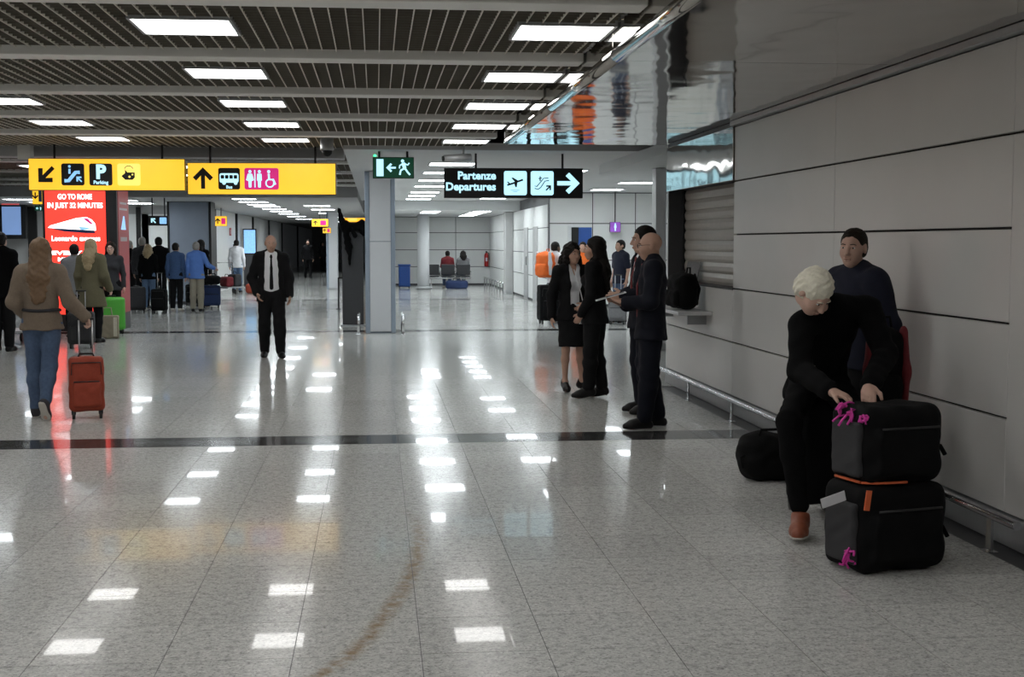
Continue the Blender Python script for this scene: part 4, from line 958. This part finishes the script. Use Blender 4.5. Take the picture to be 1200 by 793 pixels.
# dome camera and small ceiling bracket
p = at(383, 158, 17.4)
dc = thing('dome_camera', 'grey dome security camera under the grid ceiling', 'camera', (p.x, 17.4, CZ)); MB().lathe([(.085, 0), (.085, -.13), (.09, -.15), (.07, -.16)][::-1], 20).build('housing', MATS['metal_grey'], dc); MB().lathe([(.07, -.16), (.062, -.2), (.04, -.225), (.012, -.235)][::-1], 20).build('dome', MATS['joint_black'], dc)
p = at(545, 183, 18.2)
sc_ = thing('security_camera', 'bullet security camera on a bracket above the departures sign', 'camera', (p.x, 18.5, 2.84)); MB().tube([(-.28, -.1, -.03), (.1, 0, .0)], .05, 12).build('housing', MATS['metal_grey'], sc_); MB().tube([(0, 0, .04), (0, 0, .15)], .015, 8).build('bracket', MATS['metal_grey'], sc_); MB().tube([(-.3, -.105, -.032), (-.28, -.1, -.03)], .036, 12).build('lens', MATS['joint_black'], sc_)
p = at(30, 168, 19.2)
hk = thing('ceiling_drop', 'grey square duct stub dropping from the ceiling near the first yellow sign', 'duct', (p.x, 19.1, 2.80)); box('casing', (-.09, 0, 0), (.09, .18, .3), MATS['beam_grey'], hk, .005); box('cap', (-.1, -.01, -.01), (.1, .19, .0), MATS['metal_grey'], hk)

# ------------------------------------------------------------------ luggage
def upright_case(label, loc, rz, w, d, h, m, handle=None, soft_r=.05, wheels=4, name='suitcase', group=None, pockets=True, trim='black_plastic', step=.014, wr=.002, hm='alu', lift=.025):
    c = thing(name, label, 'suitcase', loc, rz, group); wz = .07 if wheels else 0.0
    soft('shell', [rbox((0, 0, wz + (h - wz) / 2), (w / 2, d / 2, (h - wz) / 2), soft_r), wrinkle(wr, 24, w * 9)], step, MATS[m], c)
    if pockets:
        pk = soft('pocket', [rbox((0, -d / 2, wz + (h - wz) * .33), (w * .4, .035, (h - wz) * .24), .025), wrinkle(wr, 30, 2)], step, MATS[m], c)
        MB().tube([(-w * .36, -d / 2 - .03, wz + (h - wz) * .56), (w * .36, -d / 2 - .03, wz + (h - wz) * .56)], .006, 6).build('zip', MATS[trim], pk)
        MB().tube([(-w * .42, -d / 2 - .002, wz + (h - wz) * .68), (-w * .4, -d / 2 - .004, wz + (h - wz) * .9), (w * .4, -d / 2 - .004, wz + (h - wz) * .9), (w * .42, -d / 2 - .002, wz + (h - wz) * .68)], .005, 6).build('zip', MATS[trim], c)
    for sx in (-1, 1):
        for sy in ((-1, 1) if wheels == 4 else (1,)):
            if not wheels: continue
            wh = MB().tube([(sx * w * .38 - .014, sy * d * .3, .032), (sx * w * .38 + .014, sy * d * .3, .032)], .032, 12).build('wheel', MATS['black_plastic'], c)
            MB().box((sx * w * .38 - .02, sy * d * .3 - .02, .045), (sx * w * .38 + .02, sy * d * .3 + .02, .10)).build('wheel_housing', MATS['black_plastic'], wh)
    MB().tube([(-.07, 0, h - .005), (-.06, 0, h + lift), (.06, 0, h + lift), (.07, 0, h - .005)], .01, 8).build('carry_handle', MATS[trim], c)
    if handle:
        hh_, hy, hwid = handle
        th = MB().tube([(-hwid, hy, h - .02), (-hwid, hy, hh_)], .008, 8).tube([(hwid, hy, h - .02), (hwid, hy, hh_)], .008, 8).build('telescopic_handle', MATS[hm], c)
        soft('grip', [cone((-hwid - .01, hy, hh_), .014, (hwid + .01, hy, hh_), .014)], .008, MATS['black_plastic'], th)
    return c
g = ground(103, 484)
red_case = upright_case('red soft cabin suitcase rolled by the woman in the beige jacket', (-2.728, 12.76, 0), rad(12), .32, .22, .585, 'red_nylon', (.935, .06, .06), .045, wr=.004)
case_hand = red_case
g = ground(132, 391)
upright_case('bright green hard suitcase beside the woman with glasses', (g.x, g.y, 0), rad(20), .44, .27, .67, 'green_shell', None, .06, pockets=False, wr=0)
g = ground(96, 408)
upright_case('dark grey suitcase beyond the red one, by the olive coat', (g.x, g.y, 0), rad(5), .40, .25, .58, 'grey_nylon', (.9, .05, .06), .05)
g = ground(250, 360)
upright_case('navy suitcase with a black bag on top behind the blue-shirted man', (g.x, g.y - .4, 0), rad(10), .46, .3, .58, 'blue_nylon', (.98, .12, .06), .05, step=.02)
bg = thing('shoulder_bag', 'black shoulder bag lying on the navy suitcase', 'bag', (g.x, g.y - .47, .608), rad(10)); soft('pouch', [rbox((0, 0, .11), (.24, .14, .11), .07), wrinkle(.006, 26)], .018, MATS['black_nylon'], bg); MB().tube([(-.2, 0, .12), (-.1, -.02, .27), (.1, -.02, .27), (.2, 0, .12)], .012, 6).build('strap', MATS['black_nylon'], bg)
g = ground(191, 366); upright_case('black suitcase next to the blonde woman in jeans', (g.x, g.y - .5, 0), rad(-8), .36, .24, .58, 'black_nylon', (.95, .05, .05), .05, step=.02)
g = ground(158, 366); upright_case('dark suitcase with pale patches by the man in black', (g.x + .1, g.y - .3, 0), rad(12), .42, .26, .62, 'grey_nylon', None, .05, step=.02)
g = ground(207, 358); upright_case('black trolley case between the denim and blue-shirted people', (g.x + .35, g.y + .3, 0), rad(0), .3, .22, .55, 'black_nylon', (.95, .05, .05), .04, step=.02)

def tote(label, loc, rz, w, d, h, m, front=None, name='tote_bag'):
    t = thing(name, label, 'bag', loc, rz)
    soft('pouch', [rbox((0, 0, h / 2), (w / 2, d / 2, h / 2), .03), wrinkle(.004, 28)], .015, MATS[m], t)
    if front: box('front_print', (w * .28, -d / 2 - .008, h * .1), (w * .44, -d / 2 - .002, h * .92), MATS[front], t)
    for s in (-1, 1): MB().tube([(-w * .22, s * d * .3, h - .02), (-w * .16, s * d * .2, h + .13), (w * .16, s * d * .2, h + .13), (w * .22, s * d * .3, h - .02)], .008, 6).build('handle', MATS[m], t)
    return t
g = ground(128, 396); TOTE = (g.x, g.y - .1)
tote('tan canvas tote bag with a cream edge in front of the green suitcase', (g.x, g.y - .12, .003), rad(4), .38, .14, .40, 'tan_canvas', 'cream_canvas')

# luggage trolley by the white-shirted man
g = ground(270, 344)
tr2 = thing('luggage_trolley', 'steel luggage trolley with red bags beside the white-shirted man', 'trolley', (g.x, g.y, 0), rad(30))
MB().tube([(-.3, -.45, .2), (-.3, .4, .2), (-.3, .5, 1.0), (.3, .5, 1.0), (.3, .4, .2), (.3, -.45, .2)], .025, 8).build('frame', MATS['chrome'], tr2)
box('deck', (-.3, -.45, .2), (.3, .4, .23), MATS['metal_grey'], tr2)
for x, y in ((-.26, .35), (.26, .35), (0, -.4)): MB().tube([(x - .02, y, .08), (x + .02, y, .08)], .08, 12).build('wheel', MATS['black_plastic'], tr2)
for k, (x, m, lb, cz, hgt) in enumerate(((-.12, 'crimson_nylon', 'dark red bag lying on the steel trolley', .235, .32), (.16, 'grey_nylon', 'grey bag lying on the steel trolley', .235, .4))):
    M_ = Matrix.Rotation(rad(30), 3, 'Z') @ Vector((x, 0, 0)); d_ = thing('holdall', lb, 'bag', (g.x + M_.x, g.y + M_.y, cz), rad(30)); soft('pouch', [rbox((0, 0, hgt / 2), (.13, .3, hgt / 2), .07), wrinkle(.005, 24, k)], .025, MATS[m], d_); MB().tube([(0, -.15, hgt - .02), (0, -.1, hgt + .08), (0, .1, hgt + .08), (0, .15, hgt - .02)], .01, 6).build('handle', MATS['black_nylon'], d_)
g = ground(290, 344); rb = thing('holdall', 'bright red bag on the floor right of the white-shirted man', 'bag', (g.x + .16, g.y + .1, 0)); soft('pouch', [rbox((0, 0, .16), (.22, .16, .16), .1), wrinkle(.006, 22)], .025, MATS['red_nylon'], rb); MB().tube([(-.1, 0, .3), (-.06, 0, .4), (.06, 0, .4), (.1, 0, .3)], .012, 6).build('handle', MATS['black_nylon'], rb)
g = ground(16, 405); tr3 = thing('luggage_trolley', 'blue-framed luggage trolley beside the man in black', 'trolley', (g.x - .1, g.y + .5, 0), rad(180))
MB().tube([(-.28, -.45, .2), (-.28, .4, .2), (-.28, .5, 1.0), (.28, .5, 1.0), (.28, .4, .2), (.28, -.45, .2)], .025, 8).build('frame', MATS['shirt_blue'], tr3); box('deck', (-.28, -.45, .2), (.28, .4, .23), MATS['metal_grey'], tr3)
for x, y in ((-.26, .35), (.26, .35), (0, -.4)): MB().tube([(x - .02, y, .08), (x + .02, y, .08)], .08, 12).build('wheel', MATS['black_plastic'], tr3)

# kiosk shelf: black backpack and grey laptop
def backpack(label, loc, rz, w, d, h, m, trim=None, step=.012, tilt=0):
    b = thing('backpack', label, 'backpack', loc, rz)
    if tilt: b.rotation_euler = (rad(tilt), 0, rz)
    soft('main_compartment', [rbox((0, 0, h * .48), (w / 2, d / 2, h * .48), min(w, d) * .38), ell((0, .0, h * .75), (w * .47, d * .48, h * .25), .05), wrinkle(.004, 26, w * 7)], step, MATS[m], b)
    soft('front_pocket', [rbox((0, -d * .5, h * .30), (w * .4, d * .18, h * .24), .05), wrinkle(.004, 30, 3)], step, MATS[m], b)
    MB().tube([(-.05, d * .3, h - .02), (-.04, d * .32, h + .05), (.04, d * .32, h + .05), (.05, d * .3, h - .02)], .009, 6).build('grab_loop', MATS[m], b)
    for s in (-1, 1):
        soft('shoulder_strap', [cone((s * w * .22, d * .45, h * .92), .03, (s * w * .26, d * .62, h * .55), .03, .03, .4, (0, 1, 0)), cone((s * w * .26, d * .62, h * .55), .03, (s * w * .36, d * .48, h * .12), .014, .03, .5, (0, 1, 0))], step, MATS[m], b)
        if trim: soft('side_panel', [cone((s * w * .46, -d * .22, h * .94), .04, (s * w * .53, -d * .26, h * .55), .045, .04, .6, (1, 0, 0)), cone((s * w * .53, -d * .26, h * .55), .045, (s * w * .5, -d * .2, h * .16), .04, .04, .6, (1, 0, 0))], step, MATS[trim], b)
    return b
backpack('black backpack slumped on the counter shelf below the shutter', (WX - .2, 13.75, .956), rad(-82), .46, .22, .38, 'black_nylon', None, .011)
lp = thing('laptop', 'grey open laptop standing on the kiosk sill', 'laptop', (WX - .0, 14.55, 1.212), rad(-75)); box('base', (-.15, -.09, 0), (.15, .08, .016), MATS['dark_grey'], lp, .003); MB().box((-.15, 0, 0), (.15, .01, .22), 0, 1, Matrix.Translation((0, .08, .016)) @ Matrix.Rotation(rad(-14), 4, 'X')).build('lid', MATS['grey_cloth'], lp)

# black holdall by the wall
g = ground(903, 566)
du = thing('duffel_bag', 'black duffel bag with a grey strap on the floor by the bumper rail', 'bag', (g.x + .06, g.y + .16, 0), rad(8))
soft('pouch', [rbox((0, 0, .16), (.235, .15, .16), .11), ell((-.12, 0, .19), (.14, .13, .15), .05), wrinkle(.006, 30)], .010, MATS['black_nylon'], du)
soft('band', [rbox((.13, -.0, .165), (.022, .158, .158), .02), sub(rbox((.13, 0, .16), (.05, .14, .145), .08))], .009, MATS['grey_cloth'], du)
MB().tube([(-.14, -.06, .29), (-.12, -.07, .36), (.03, -.07, .36), (.06, -.06, .3)], .01, 8).build('handle', MATS['black_nylon'], du)
MB().tube([(-.22, -.06, .2), (-.27, -.07, .17), (-.26, -.09, .1)], .008, 8).build('strap_end', MATS['black_nylon'], du)
MB().tube([(-.2, -.1, .235), (.0, -.13, .25), (.2, -.1, .235)], .004, 6).build('zip', MATS['metal_grey'], du)

# stacked soft cases in front of the white-haired man
g = ground(1042, 671)
BX, BY = g.x + .035, g.y + .16
def soft_bag(name, label, loc, rz, w, d, h, r, sd):
    b = thing(name, label, 'suitcase', loc, rz)
    soft('shell', [rbox((0, 0, h / 2), (w / 2, d / 2, h / 2), r), rbox((0, -d / 2, h * .42), (w * .4, .035, h * .3), .03, .03), wrinkle(.006, 20, sd)], .011, MATS['black_nylon'], b)
    soft('side_pocket', [rbox((-w / 2 - .004, -.01, h * .45), (.02, d * .36, h * .36), .02), wrinkle(.002, 40, sd)], .009, MATS['grey_nylon'], b)
    MB().tube([(-w * .36, -d / 2 - .036, h * .74), (w * .36, -d / 2 - .036, h * .74)], .006, 6).build('zip', MATS['black_plastic'], b)
    MB().tube([(w / 2 - .01, -.05, h * .45), (w / 2 + .05, -.06, h * .42), (w / 2 + .075, -.07, h * .3)], .012, 6).build('strap', MATS['black_nylon'], b)
    return b
lowb = soft_bag('suitcase', 'big black soft case lying lowest, with a white paper tag and pink ribbon', (BX, BY, 0.009), rad(14), .52, .36, .43, .055, 1)
upb = soft_bag('suitcase', 'black soft case stacked on the lower one, its pink ribbon being tied', (BX + .008, BY + .02, .447), rad(14), .47, .34, .385, .06, 4)
MB().tube([(-.235, -.12, .012), (-.235, .1, .012)], .008, 6).tube([(-.235, -.13, .012), (-.17, -.16, .01), (.0, -.178, .01)], .007, 6).build('piping', MATS['orange_strap'], upb)
def ribbon(par, org, n, sd, sp):
    random.seed(sd)
    b = MB()
    for i in range(n):
        p = Vector(org); pts = [tuple(p)]
        for k in range(4):
            p = p + Vector((random.uniform(-sp, sp), random.uniform(-.012, .006), random.uniform(-.035, .01))); pts.append(tuple(p))
        b.tube(pts, .006, 5)
    return b.build('ribbon', MATS['pink_ribbon'], par)
ribbon(upb, (-.225, .06, .385), 9, 3, .03); ribbon(upb, (-.246, -.04, .36), 8, 5, .025); ribbon(upb, (-.225, -.13, .345), 7, 6, .03); ribbon(lowb, (-.292, -.12, .12), 9, 8, .03)
box('paper_tag', (-.36, -.15, .36), (-.22, -.146, .41), MATS['paper_tag'], lowb, rot=(0, rad(-14), 0), loc=(.0, .05, .07)); box('orange_tag', (-.215, -.185, .36), (-.185, -.178, .46), MATS['orange_strap'], lowb, rot=(0, rad(8), 0), loc=(-.09, .0, -.06))

# cases behind: one to sit on, one with a raised handle, a backpack on it
upright_case('black hard case that the white-haired man sits on', (2.66, 7.80, 0), rad(4), .28, .28, .69, 'black_nylon', None, .04, pockets=False, step=.018, lift=.0)
upright_case('black cabin suitcase with raised black handle against the wall', (3.10, 7.72, 0), rad(4), .26, .24, .56, 'black_nylon', (.86, .092, .10), .04, step=.016, lift=.004, hm='black_plastic')
# ------------------------------------------------------------------ the people
M = MATS
# woman with the red suitcase, walking away
g = ground(52, 489)
person('woman with long hair in a belted beige jacket and jeans pulling a red suitcase', (g.x, g.y, 0), rad(180), 1.68,
       pose(eR=(-.275, .05, 1.15), wR=(-.415, .0, .99), hdR=((-.25, -.05, -.55), (.3, .5, -.6), 45), eL=(.25, .05, 1.14), wL=(.17, -.13, 1.0), kR=(-.075, .06, .5), aR=(-.07, .24, .17), pitchR=55, aL=(.085, -.02, .085), kL=(.09, -.05, .5), head=(.0, -.03, 1.63)), True,
       M['skin_pale'], 'longer', M['hair_darkblond'], dict(mat=M['beige_wool'], inf=.03, hem=.87, name='jacket', arm=.01), None, None, ('jeans', M['jeans'], .018), (M['canvas_dark'], .02, M['sole_white']), .010, .0065, (0, 8, 0), seed=1.0)
bt = MB(); bt.tube([(.168 * math.cos(a), .122 * math.sin(a), 1.02 + .004 * math.sin(3 * a)) for a in np.linspace(0, 2 * math.pi, 25)[:-1]], .016, 6, closed=True)
bt.build('belt', M['dark_grey_cloth'], bpy.data.objects['person'])

# man in the black suit walking towards us
g = ground(319, 419)
person('bald-headed man in a black suit, white shirt and black tie, walking alone', (g.x, g.y, 0), rad(6), 1.76,
       pose(eL=(.25, .05, 1.14), wL=(.255, .0, .90), eR=(-.265, .07, 1.15), wR=(-.2, -.06, .93), aL=(.12, -.1, .085), kL=(.105, -.09, .5), aR=(-.1, .1, .085), kR=(-.1, .0, .5)), False,
       M['skin'], 'fringe', M['hair_grey'], dict(mat=M['suit_black'], inf=.024, hem=.80, open=(.60, 1.47, .12, .085, -.03), arm=.01), (M['shirt_white'], .008), M['suit_black'], ('trousers', M['suit_black'], .02), (M['leather_black'], .01), .010, .006, (6, 6, 0), seed=2.0, waist=.0)

# staff group on the right
g = ground(670, 458)
skw = person('woman with curly dark hair in a black skirt suit and white blouse', (g.x, g.y, 0), rad(14), 1.64,
       pose(eL=(.235, .03, 1.14), wL=(.235, .0, .9), eR=(-.24, .05, 1.14), wR=(-.25, .02, .89), aL=(.13, -.0, .115), kL=(.1, -.02, .5), aR=(-.08, .02, .115), kR=(-.085, -.02, .5), fL=25, fR=-10), True,
       M['skin'], 'bob', M['hair_dark'], dict(mat=M['suit_black'], inf=.018, hem=.84, open=(.92, 1.5, .05, .07, -.02), arm=.008), (M['shirt_white'], .006), None, ('skirt', M['suit_black'], .01, .92), (M['leather_black'], -.02), .010, .006, (10, 2, 0), heel=.03, seed=3.0)
MB().tube([(-.03, -.125, 1.36), (.02, -.14, 1.2), (.07, -.145, 1.0), (.05, -.145, .93)], .006, 6).box((.02, -.16, .76), (.09, -.145, .88)).build('lanyard_badge', M['paper_tag'], skw)
g = ground(697, 466)
person('woman with very long dark hair in a black trouser suit', (g.x, g.y, 0), rad(-118), 1.70,
       pose(eL=(.22, .02, 1.13), wL=(.19, -.1, .93), eR=(-.22, -.02, 1.13), wR=(-.14, -.16, 1.02), aL=(.09, -.04, .115), aR=(-.08, .06, .115)), True,
       M['skin'], 'longer', M['hair_dark'], dict(mat=M['suit_black'], inf=.016, hem=.82, arm=.006), None, None, ('trousers', M['suit_black'], .02), (M['leather_black'], -.02), .010, .0065, (18, 0, 0), heel=.03, seed=4.0)
g = ground(742, 484)
person('dark-haired man in a dark suit standing beside the bald man', (g.x + .1, g.y, 0), rad(-84), 1.80,
       pose(eL=(.22, -.04, 1.14), wL=(.12, -.24, 1.12), eR=(-.22, -.02, 1.14), wR=(-.08, -.26, 1.1)), False,
       M['skin'], 'short', M['hair_dark'], dict(mat=M['suit_navy'], inf=.024, hem=.80, open=(1.1, 1.5, .01, .06, -.04)), (M['shirt_white'], .004), M['red_tie'], ('trousers', M['suit_navy'], .02), (M['leather_black'], .01), .010, .006, (-4, 4, 0), seed=5.0)
g = ground(762, 501)
bald = person('bald man with glasses in a dark navy suit holding a white tablet', (g.x, g.y, 0), rad(-98), 1.74,
       pose(eL=(.235, -.02, 1.14), wL=(.12, -.23, 1.13), hdL=((-.35, -.75, .12), (-.1, .1, 1), 8), eR=(-.225, -.02, 1.13), wR=(-.1, -.22, 1.1), hdR=((.3, -.8, .15), (.1, .1, 1), 8), aL=(.1, -.06, .085), aR=(-.1, .08, .085)), False,
       M['skin'], None, M['hair_dark'], dict(mat=M['suit_navy'], inf=.026, hem=.80, open=(1.1, 1.5, .01, .06, -.04), arm=.006), (M['shirt_white'], .006), M['red_tie'], ('trousers', M['suit_navy'], .022), (M['leather_black'], .01), .010, .006, (-2, 4, 0), glasses=True, seed=6.0)
q = bald.matrix_basis @ Vector((0.0, -.36, 1.178))
tb = thing('tablet', 'white tablet held flat by the bald man in navy', 'tablet', q, rad(-98)); tb.rotation_euler = (rad(16), 0, rad(-98))
box('case', (-.1, -.14, -.006), (.1, .14, .0), M['paper_tag'], tb, .003); box('screen', (-.088, -.12, .0005), (.088, .12, .002), M['grey_cloth'], tb)

# young man leaning on the wall
person('young man with short dark hair in a navy zip jumper leaning on the panelled wall', (3.05, 8.2, 0), rad(-66), 1.725,
       pose(neck=(0, .03, 1.47), head=(0, -.03, 1.64), eL=(.24, .05, 1.14), wL=(.22, .04, .88), eR=(-.235, .06, 1.14), wR=(-.22, .06, .88)), False,
       M['skin_pale'], 'crop', M['hair_brown'], dict(mat=M['navy_knit'], inf=.03, hem=.86, arm=.012, name='jumper', collar=False), None, None, ('trousers', M['suit_black'], .02), (M['leather_black'], .01), .009, .005, (26, 3, 2), seed=7.0)

# white-haired man bent over the cases (joints in hall coordinates)
O = (2.60, 7.62, 0.0)
JW = pose(pel=(2.66, 7.78, .83), neck=(2.60, 7.38, 1.275), head=(2.425, 7.165, 1.375),
          sR=(2.41, 7.31, 1.185), eR=(2.345, 7.15, .94), wR=(2.39, 6.755, .864), hdR=((.55, -.62, -.16), (-.1, .0, -1), 26, 1),
          sL=(2.835, 7.42, 1.265), eL=(2.86, 7.20, 1.02), wL=(2.60, 6.765, .884), hdL=((-.3, -.75, -.3), (.1, .0, -1), 34, 1),
          hR=(2.57, 7.72, .80), kR=(2.32, 7.24, .64), aR=(2.36, 7.14, .105), fR=-22,
          hL=(2.745, 7.75, .80), kL=(2.76, 7.28, .63), aL=(2.78, 7.32, .105), fL=6)
wm = person('white-haired man in black clothes and brown shoes sitting bent over black cases', O, 0, 1.75, JW, False,
       M['skin_pale'], 'tousled', M['hair_white'], dict(mat=M['wool_black'], inf=.022, hem=.84, sleeve=.93, arm=.006, name='jumper'), None, None, ('track_trousers', M['wool_black'], .006), (M['leather_brown'], .035, M['sole_white'], .010), .009, .005, (34, 50, -8), seed=8.0, off=O)
MB().box((2.43 - O[0], 7.165 - O[1], .925), (2.44 - O[0], 7.175 - O[1], .965)).build('zip_pull', M['chrome'], wm)
backpack('black backpack with dark red side panels standing on the cabin suitcase', (3.03, 7.635, .555), rad(-6), .21, .18, .60, 'black_nylon', 'crimson_nylon', .011)

# left group, nearer
g = ground(8, 412)
person('man in black seen from behind at the edge of the hall', (g.x - .05, g.y, 0), rad(172), 1.80, pose(), False, M['skin'], 'short', M['hair_dark'], dict(mat=M['wool_black'], inf=.03, hem=.80), None, None, ('trousers', M['suit_black'], .02), (M['leather_black'], .01), .014, .010, seed=9.0)
g = ground(100, 405)
person('blonde woman in a long olive coat seen from behind at the red totem', (g.x, g.y + .6, 0), rad(165), 1.70, pose(eR=(-.24, .02, 1.14), wR=(-.26, -.12, .92)), True, M['skin_pale'], 'long', M['hair_blond'], dict(mat=M['olive_wool'], inf=.035, hem=.62, arm=.012, name='coat'), None, None, ('trousers', M['suit_black'], .014), (M['leather_black'], .01), .014, .010, seed=10.0)
g = ground(134, 390)
person('woman with glasses and long brown hair in a dark top, facing the hall', (g.x - .05, 24.95, 0), rad(10), 1.66, pose(eR=(-.23, .0, 1.12), wR=(-.15, -.15, .92)), True, M['skin_pale'], 'long', M['hair_brown'], dict(mat=M['dark_grey_cloth'], inf=.014, hem=.82, name='top'), None, None, ('trousers', M['suit_black'], .014), (M['leather_black'], .01), .013, .007, (-8, 0, 0), glasses=True, seed=11.0)
g = ground(86, 400); person('dark-haired person in grey half hidden beside the olive coat', (at(87, 300, 23.6).x, 23.6, 0), rad(200), 1.62, pose(), False, M['skin'], 'short', M['hair_dark'], dict(mat=M['grey_cloth'], inf=.024, hem=.82), None, None, ('trousers', M['suit_black'], .014), (M['leather_black'], .01), .018, .014, seed=12.0)
# the queue
def queue(px, py, h, rz, label, hair, hm, topm, botm, bk='trousers', fem=False, shoe='leather_black', Y=None, J=None, sk='skin', **kw):
    g = ground(px, py) if Y is None else Vector((at(px, 300, Y).x, Y, 0))
    t = dict(mat=M[topm], inf=.022, hem=.84); t.update(kw)
    return person(label, (g.x, g.y, 0), rad(rz), h, J or pose(), fem, M[sk], hair, M[hm], t, None, None, (bk, M[botm], .016), (M[shoe], .01), .014, .009, seed=px * .1)
queue(153, 360, 1.70, 160, 'man in a black coat queuing right of the red totem', 'short', 'hair_grey', 'wool_black', 'suit_black')
queue(175, 364, 1.60, 175, 'blonde woman in a black jacket and blue jeans in the queue', 'bob', 'hair_blond', 'wool_black', 'jeans_light', 'jeans', True, 'sole_white')
queue(167, 352, 1.78, 170, 'tall grey-haired man in dark clothes in the queue', 'short', 'hair_grey', 'dark_grey_cloth', 'suit_black', Y=34.0)
queue(186, 352, 1.78, 195, 'dark-haired man in a black coat behind the blonde woman', 'short', 'hair_dark', 'wool_black', 'suit_black', Y=33.5)
queue(206, 360, 1.64, 165, 'person in a blue denim jacket and black trousers in the queue', 'short', 'hair_dark', 'denim_jacket', 'suit_black', 'trousers', True, 'sole_white', Y=32.6)
queue(230, 361, 1.66, 172, 'man in a bright blue shirt and khaki trousers in the queue', 'short', 'hair_grey', 'shirt_blue', 'khaki', 'trousers', J=pose(eR=(-.3, .02, 1.18), wR=(-.42, -.1, 1.1)), Y=32.4)
queue(236, 352, 1.72, 150, 'dark-haired woman standing beyond the blue-shirted man', 'long', 'hair_dark', 'wool_black', 'suit_black', 'trousers', True, Y=34.8)
queue(278, 343, 1.74, 178, 'man in a white shirt and jeans beside the trolley', 'short', 'hair_dark', 'shirt_white', 'jeans_light', 'jeans')
queue(361, 326, 1.78, 10, 'distant walker in black with a pale top in the corridor', 'short', 'hair_dark', 'suit_black', 'suit_black', J=pose(aL=(.1, -.15, .085), aR=(-.1, .15, .085)))
queue(378, 318, 1.70, 40, 'far dark figure near the corridor column', 'long', 'hair_dark', 'dark_grey_cloth', 'suit_black', 'trousers', True)
queue(405, 318, 1.75, 160, 'far figure seen beyond the hoop barrier', 'short', 'hair_dark', 'grey_cloth', 'suit_black')
# rear hall, right
ob = queue(651, 368, 1.66, 125, 'person in a white shirt wearing an orange backpack', 'short', 'hair_dark', 'shirt_white', 'suit_black', Y=27.5, sk='skin_dark')
op = ob.matrix_basis @ Vector((.02, .27, .93))
backpack('orange and white backpack on the back of the person in white', op, rad(125) + math.pi, .42, .24, .54, 'orange_cloth', 'shirt_white', .016)
g = Vector((at(641, 300, 27.3).x, 26.8, 0)); upright_case('large black suitcase below the orange backpack', (g.x, g.y, 0), rad(10), .5, .3, .80, 'black_nylon', None, .05, step=.02)
queue(727, 366, 1.70, -60, 'man in a navy T-shirt wheeling a case past the blue door', 'short', 'hair_dark', 'navy_knit', 'jeans', 'jeans', Y=27.0, sleeve=.4)
g = Vector((at(723, 300, 26.6).x, 26.5, 0)); upright_case('pale suitcase of the man in the navy T-shirt', (g.x, g.y, 0), rad(-20), .36, .24, .55, 'grey_cloth', (1.0, .05, .06), .04, step=.02)
queue(683, 360, 1.66, -20, 'person in an orange vest behind the two women in black', 'short', 'hair_brown', 'orange_cloth', 'suit_navy', Y=30.0)
# seated on the bench, facing the back wall
def sit(dx, label, topm, hm, hair, fem, rz=180):
    J = pose(pel=(0, .0, .61), neck=(0, .04, 1.11), head=(0, .02, 1.26), sL=(.17, .04, 1.06), sR=(-.17, .04, 1.06), eL=(.215, -.02, .81), eR=(-.215, -.02, .81), wL=(.12, -.24, .72), wR=(-.12, -.24, .72), hL=(.085, -.02, .59), hR=(-.085, -.02, .59), kL=(.1, -.46, .55), kR=(-.1, -.46, .55), aL=(.11, -.42, .085), aR=(-.11, -.42, .085))
    return person(label, (bx + dx, by - .02, 0), rad(rz), 1.72, J, fem, M['skin'], hair, M[hm], dict(mat=M[topm], inf=.02, hem=.93), None, None, ('jeans', M['jeans'], .016), (M['sole_white'], .01), .02, .014, seed=dx)
sit(.0, 'person in a dark red top sitting on the waiting bench', 'crimson_nylon', 'hair_dark', 'short', False)
sit(.56, 'person with dark hair in a pale top sitting on the waiting bench', 'grey_cloth', 'hair_dark', 'bob', True, 186)
g = ground(531, 334); hb2 = thing('holdall', 'dark blue bag on the floor in front of the waiting bench', 'bag', (bx + .3, by - .58, 0)); soft('pouch', [rbox((0, 0, .15), (.4, .2, .15), .09), wrinkle(.006, 20)], .03, M['blue_nylon'], hb2); MB().tube([(-.14, 0, .29), (-.1, 0, .38), (.1, 0, .38), (.14, 0, .29)], .014, 6).build('handle', M['black_nylon'], hb2)
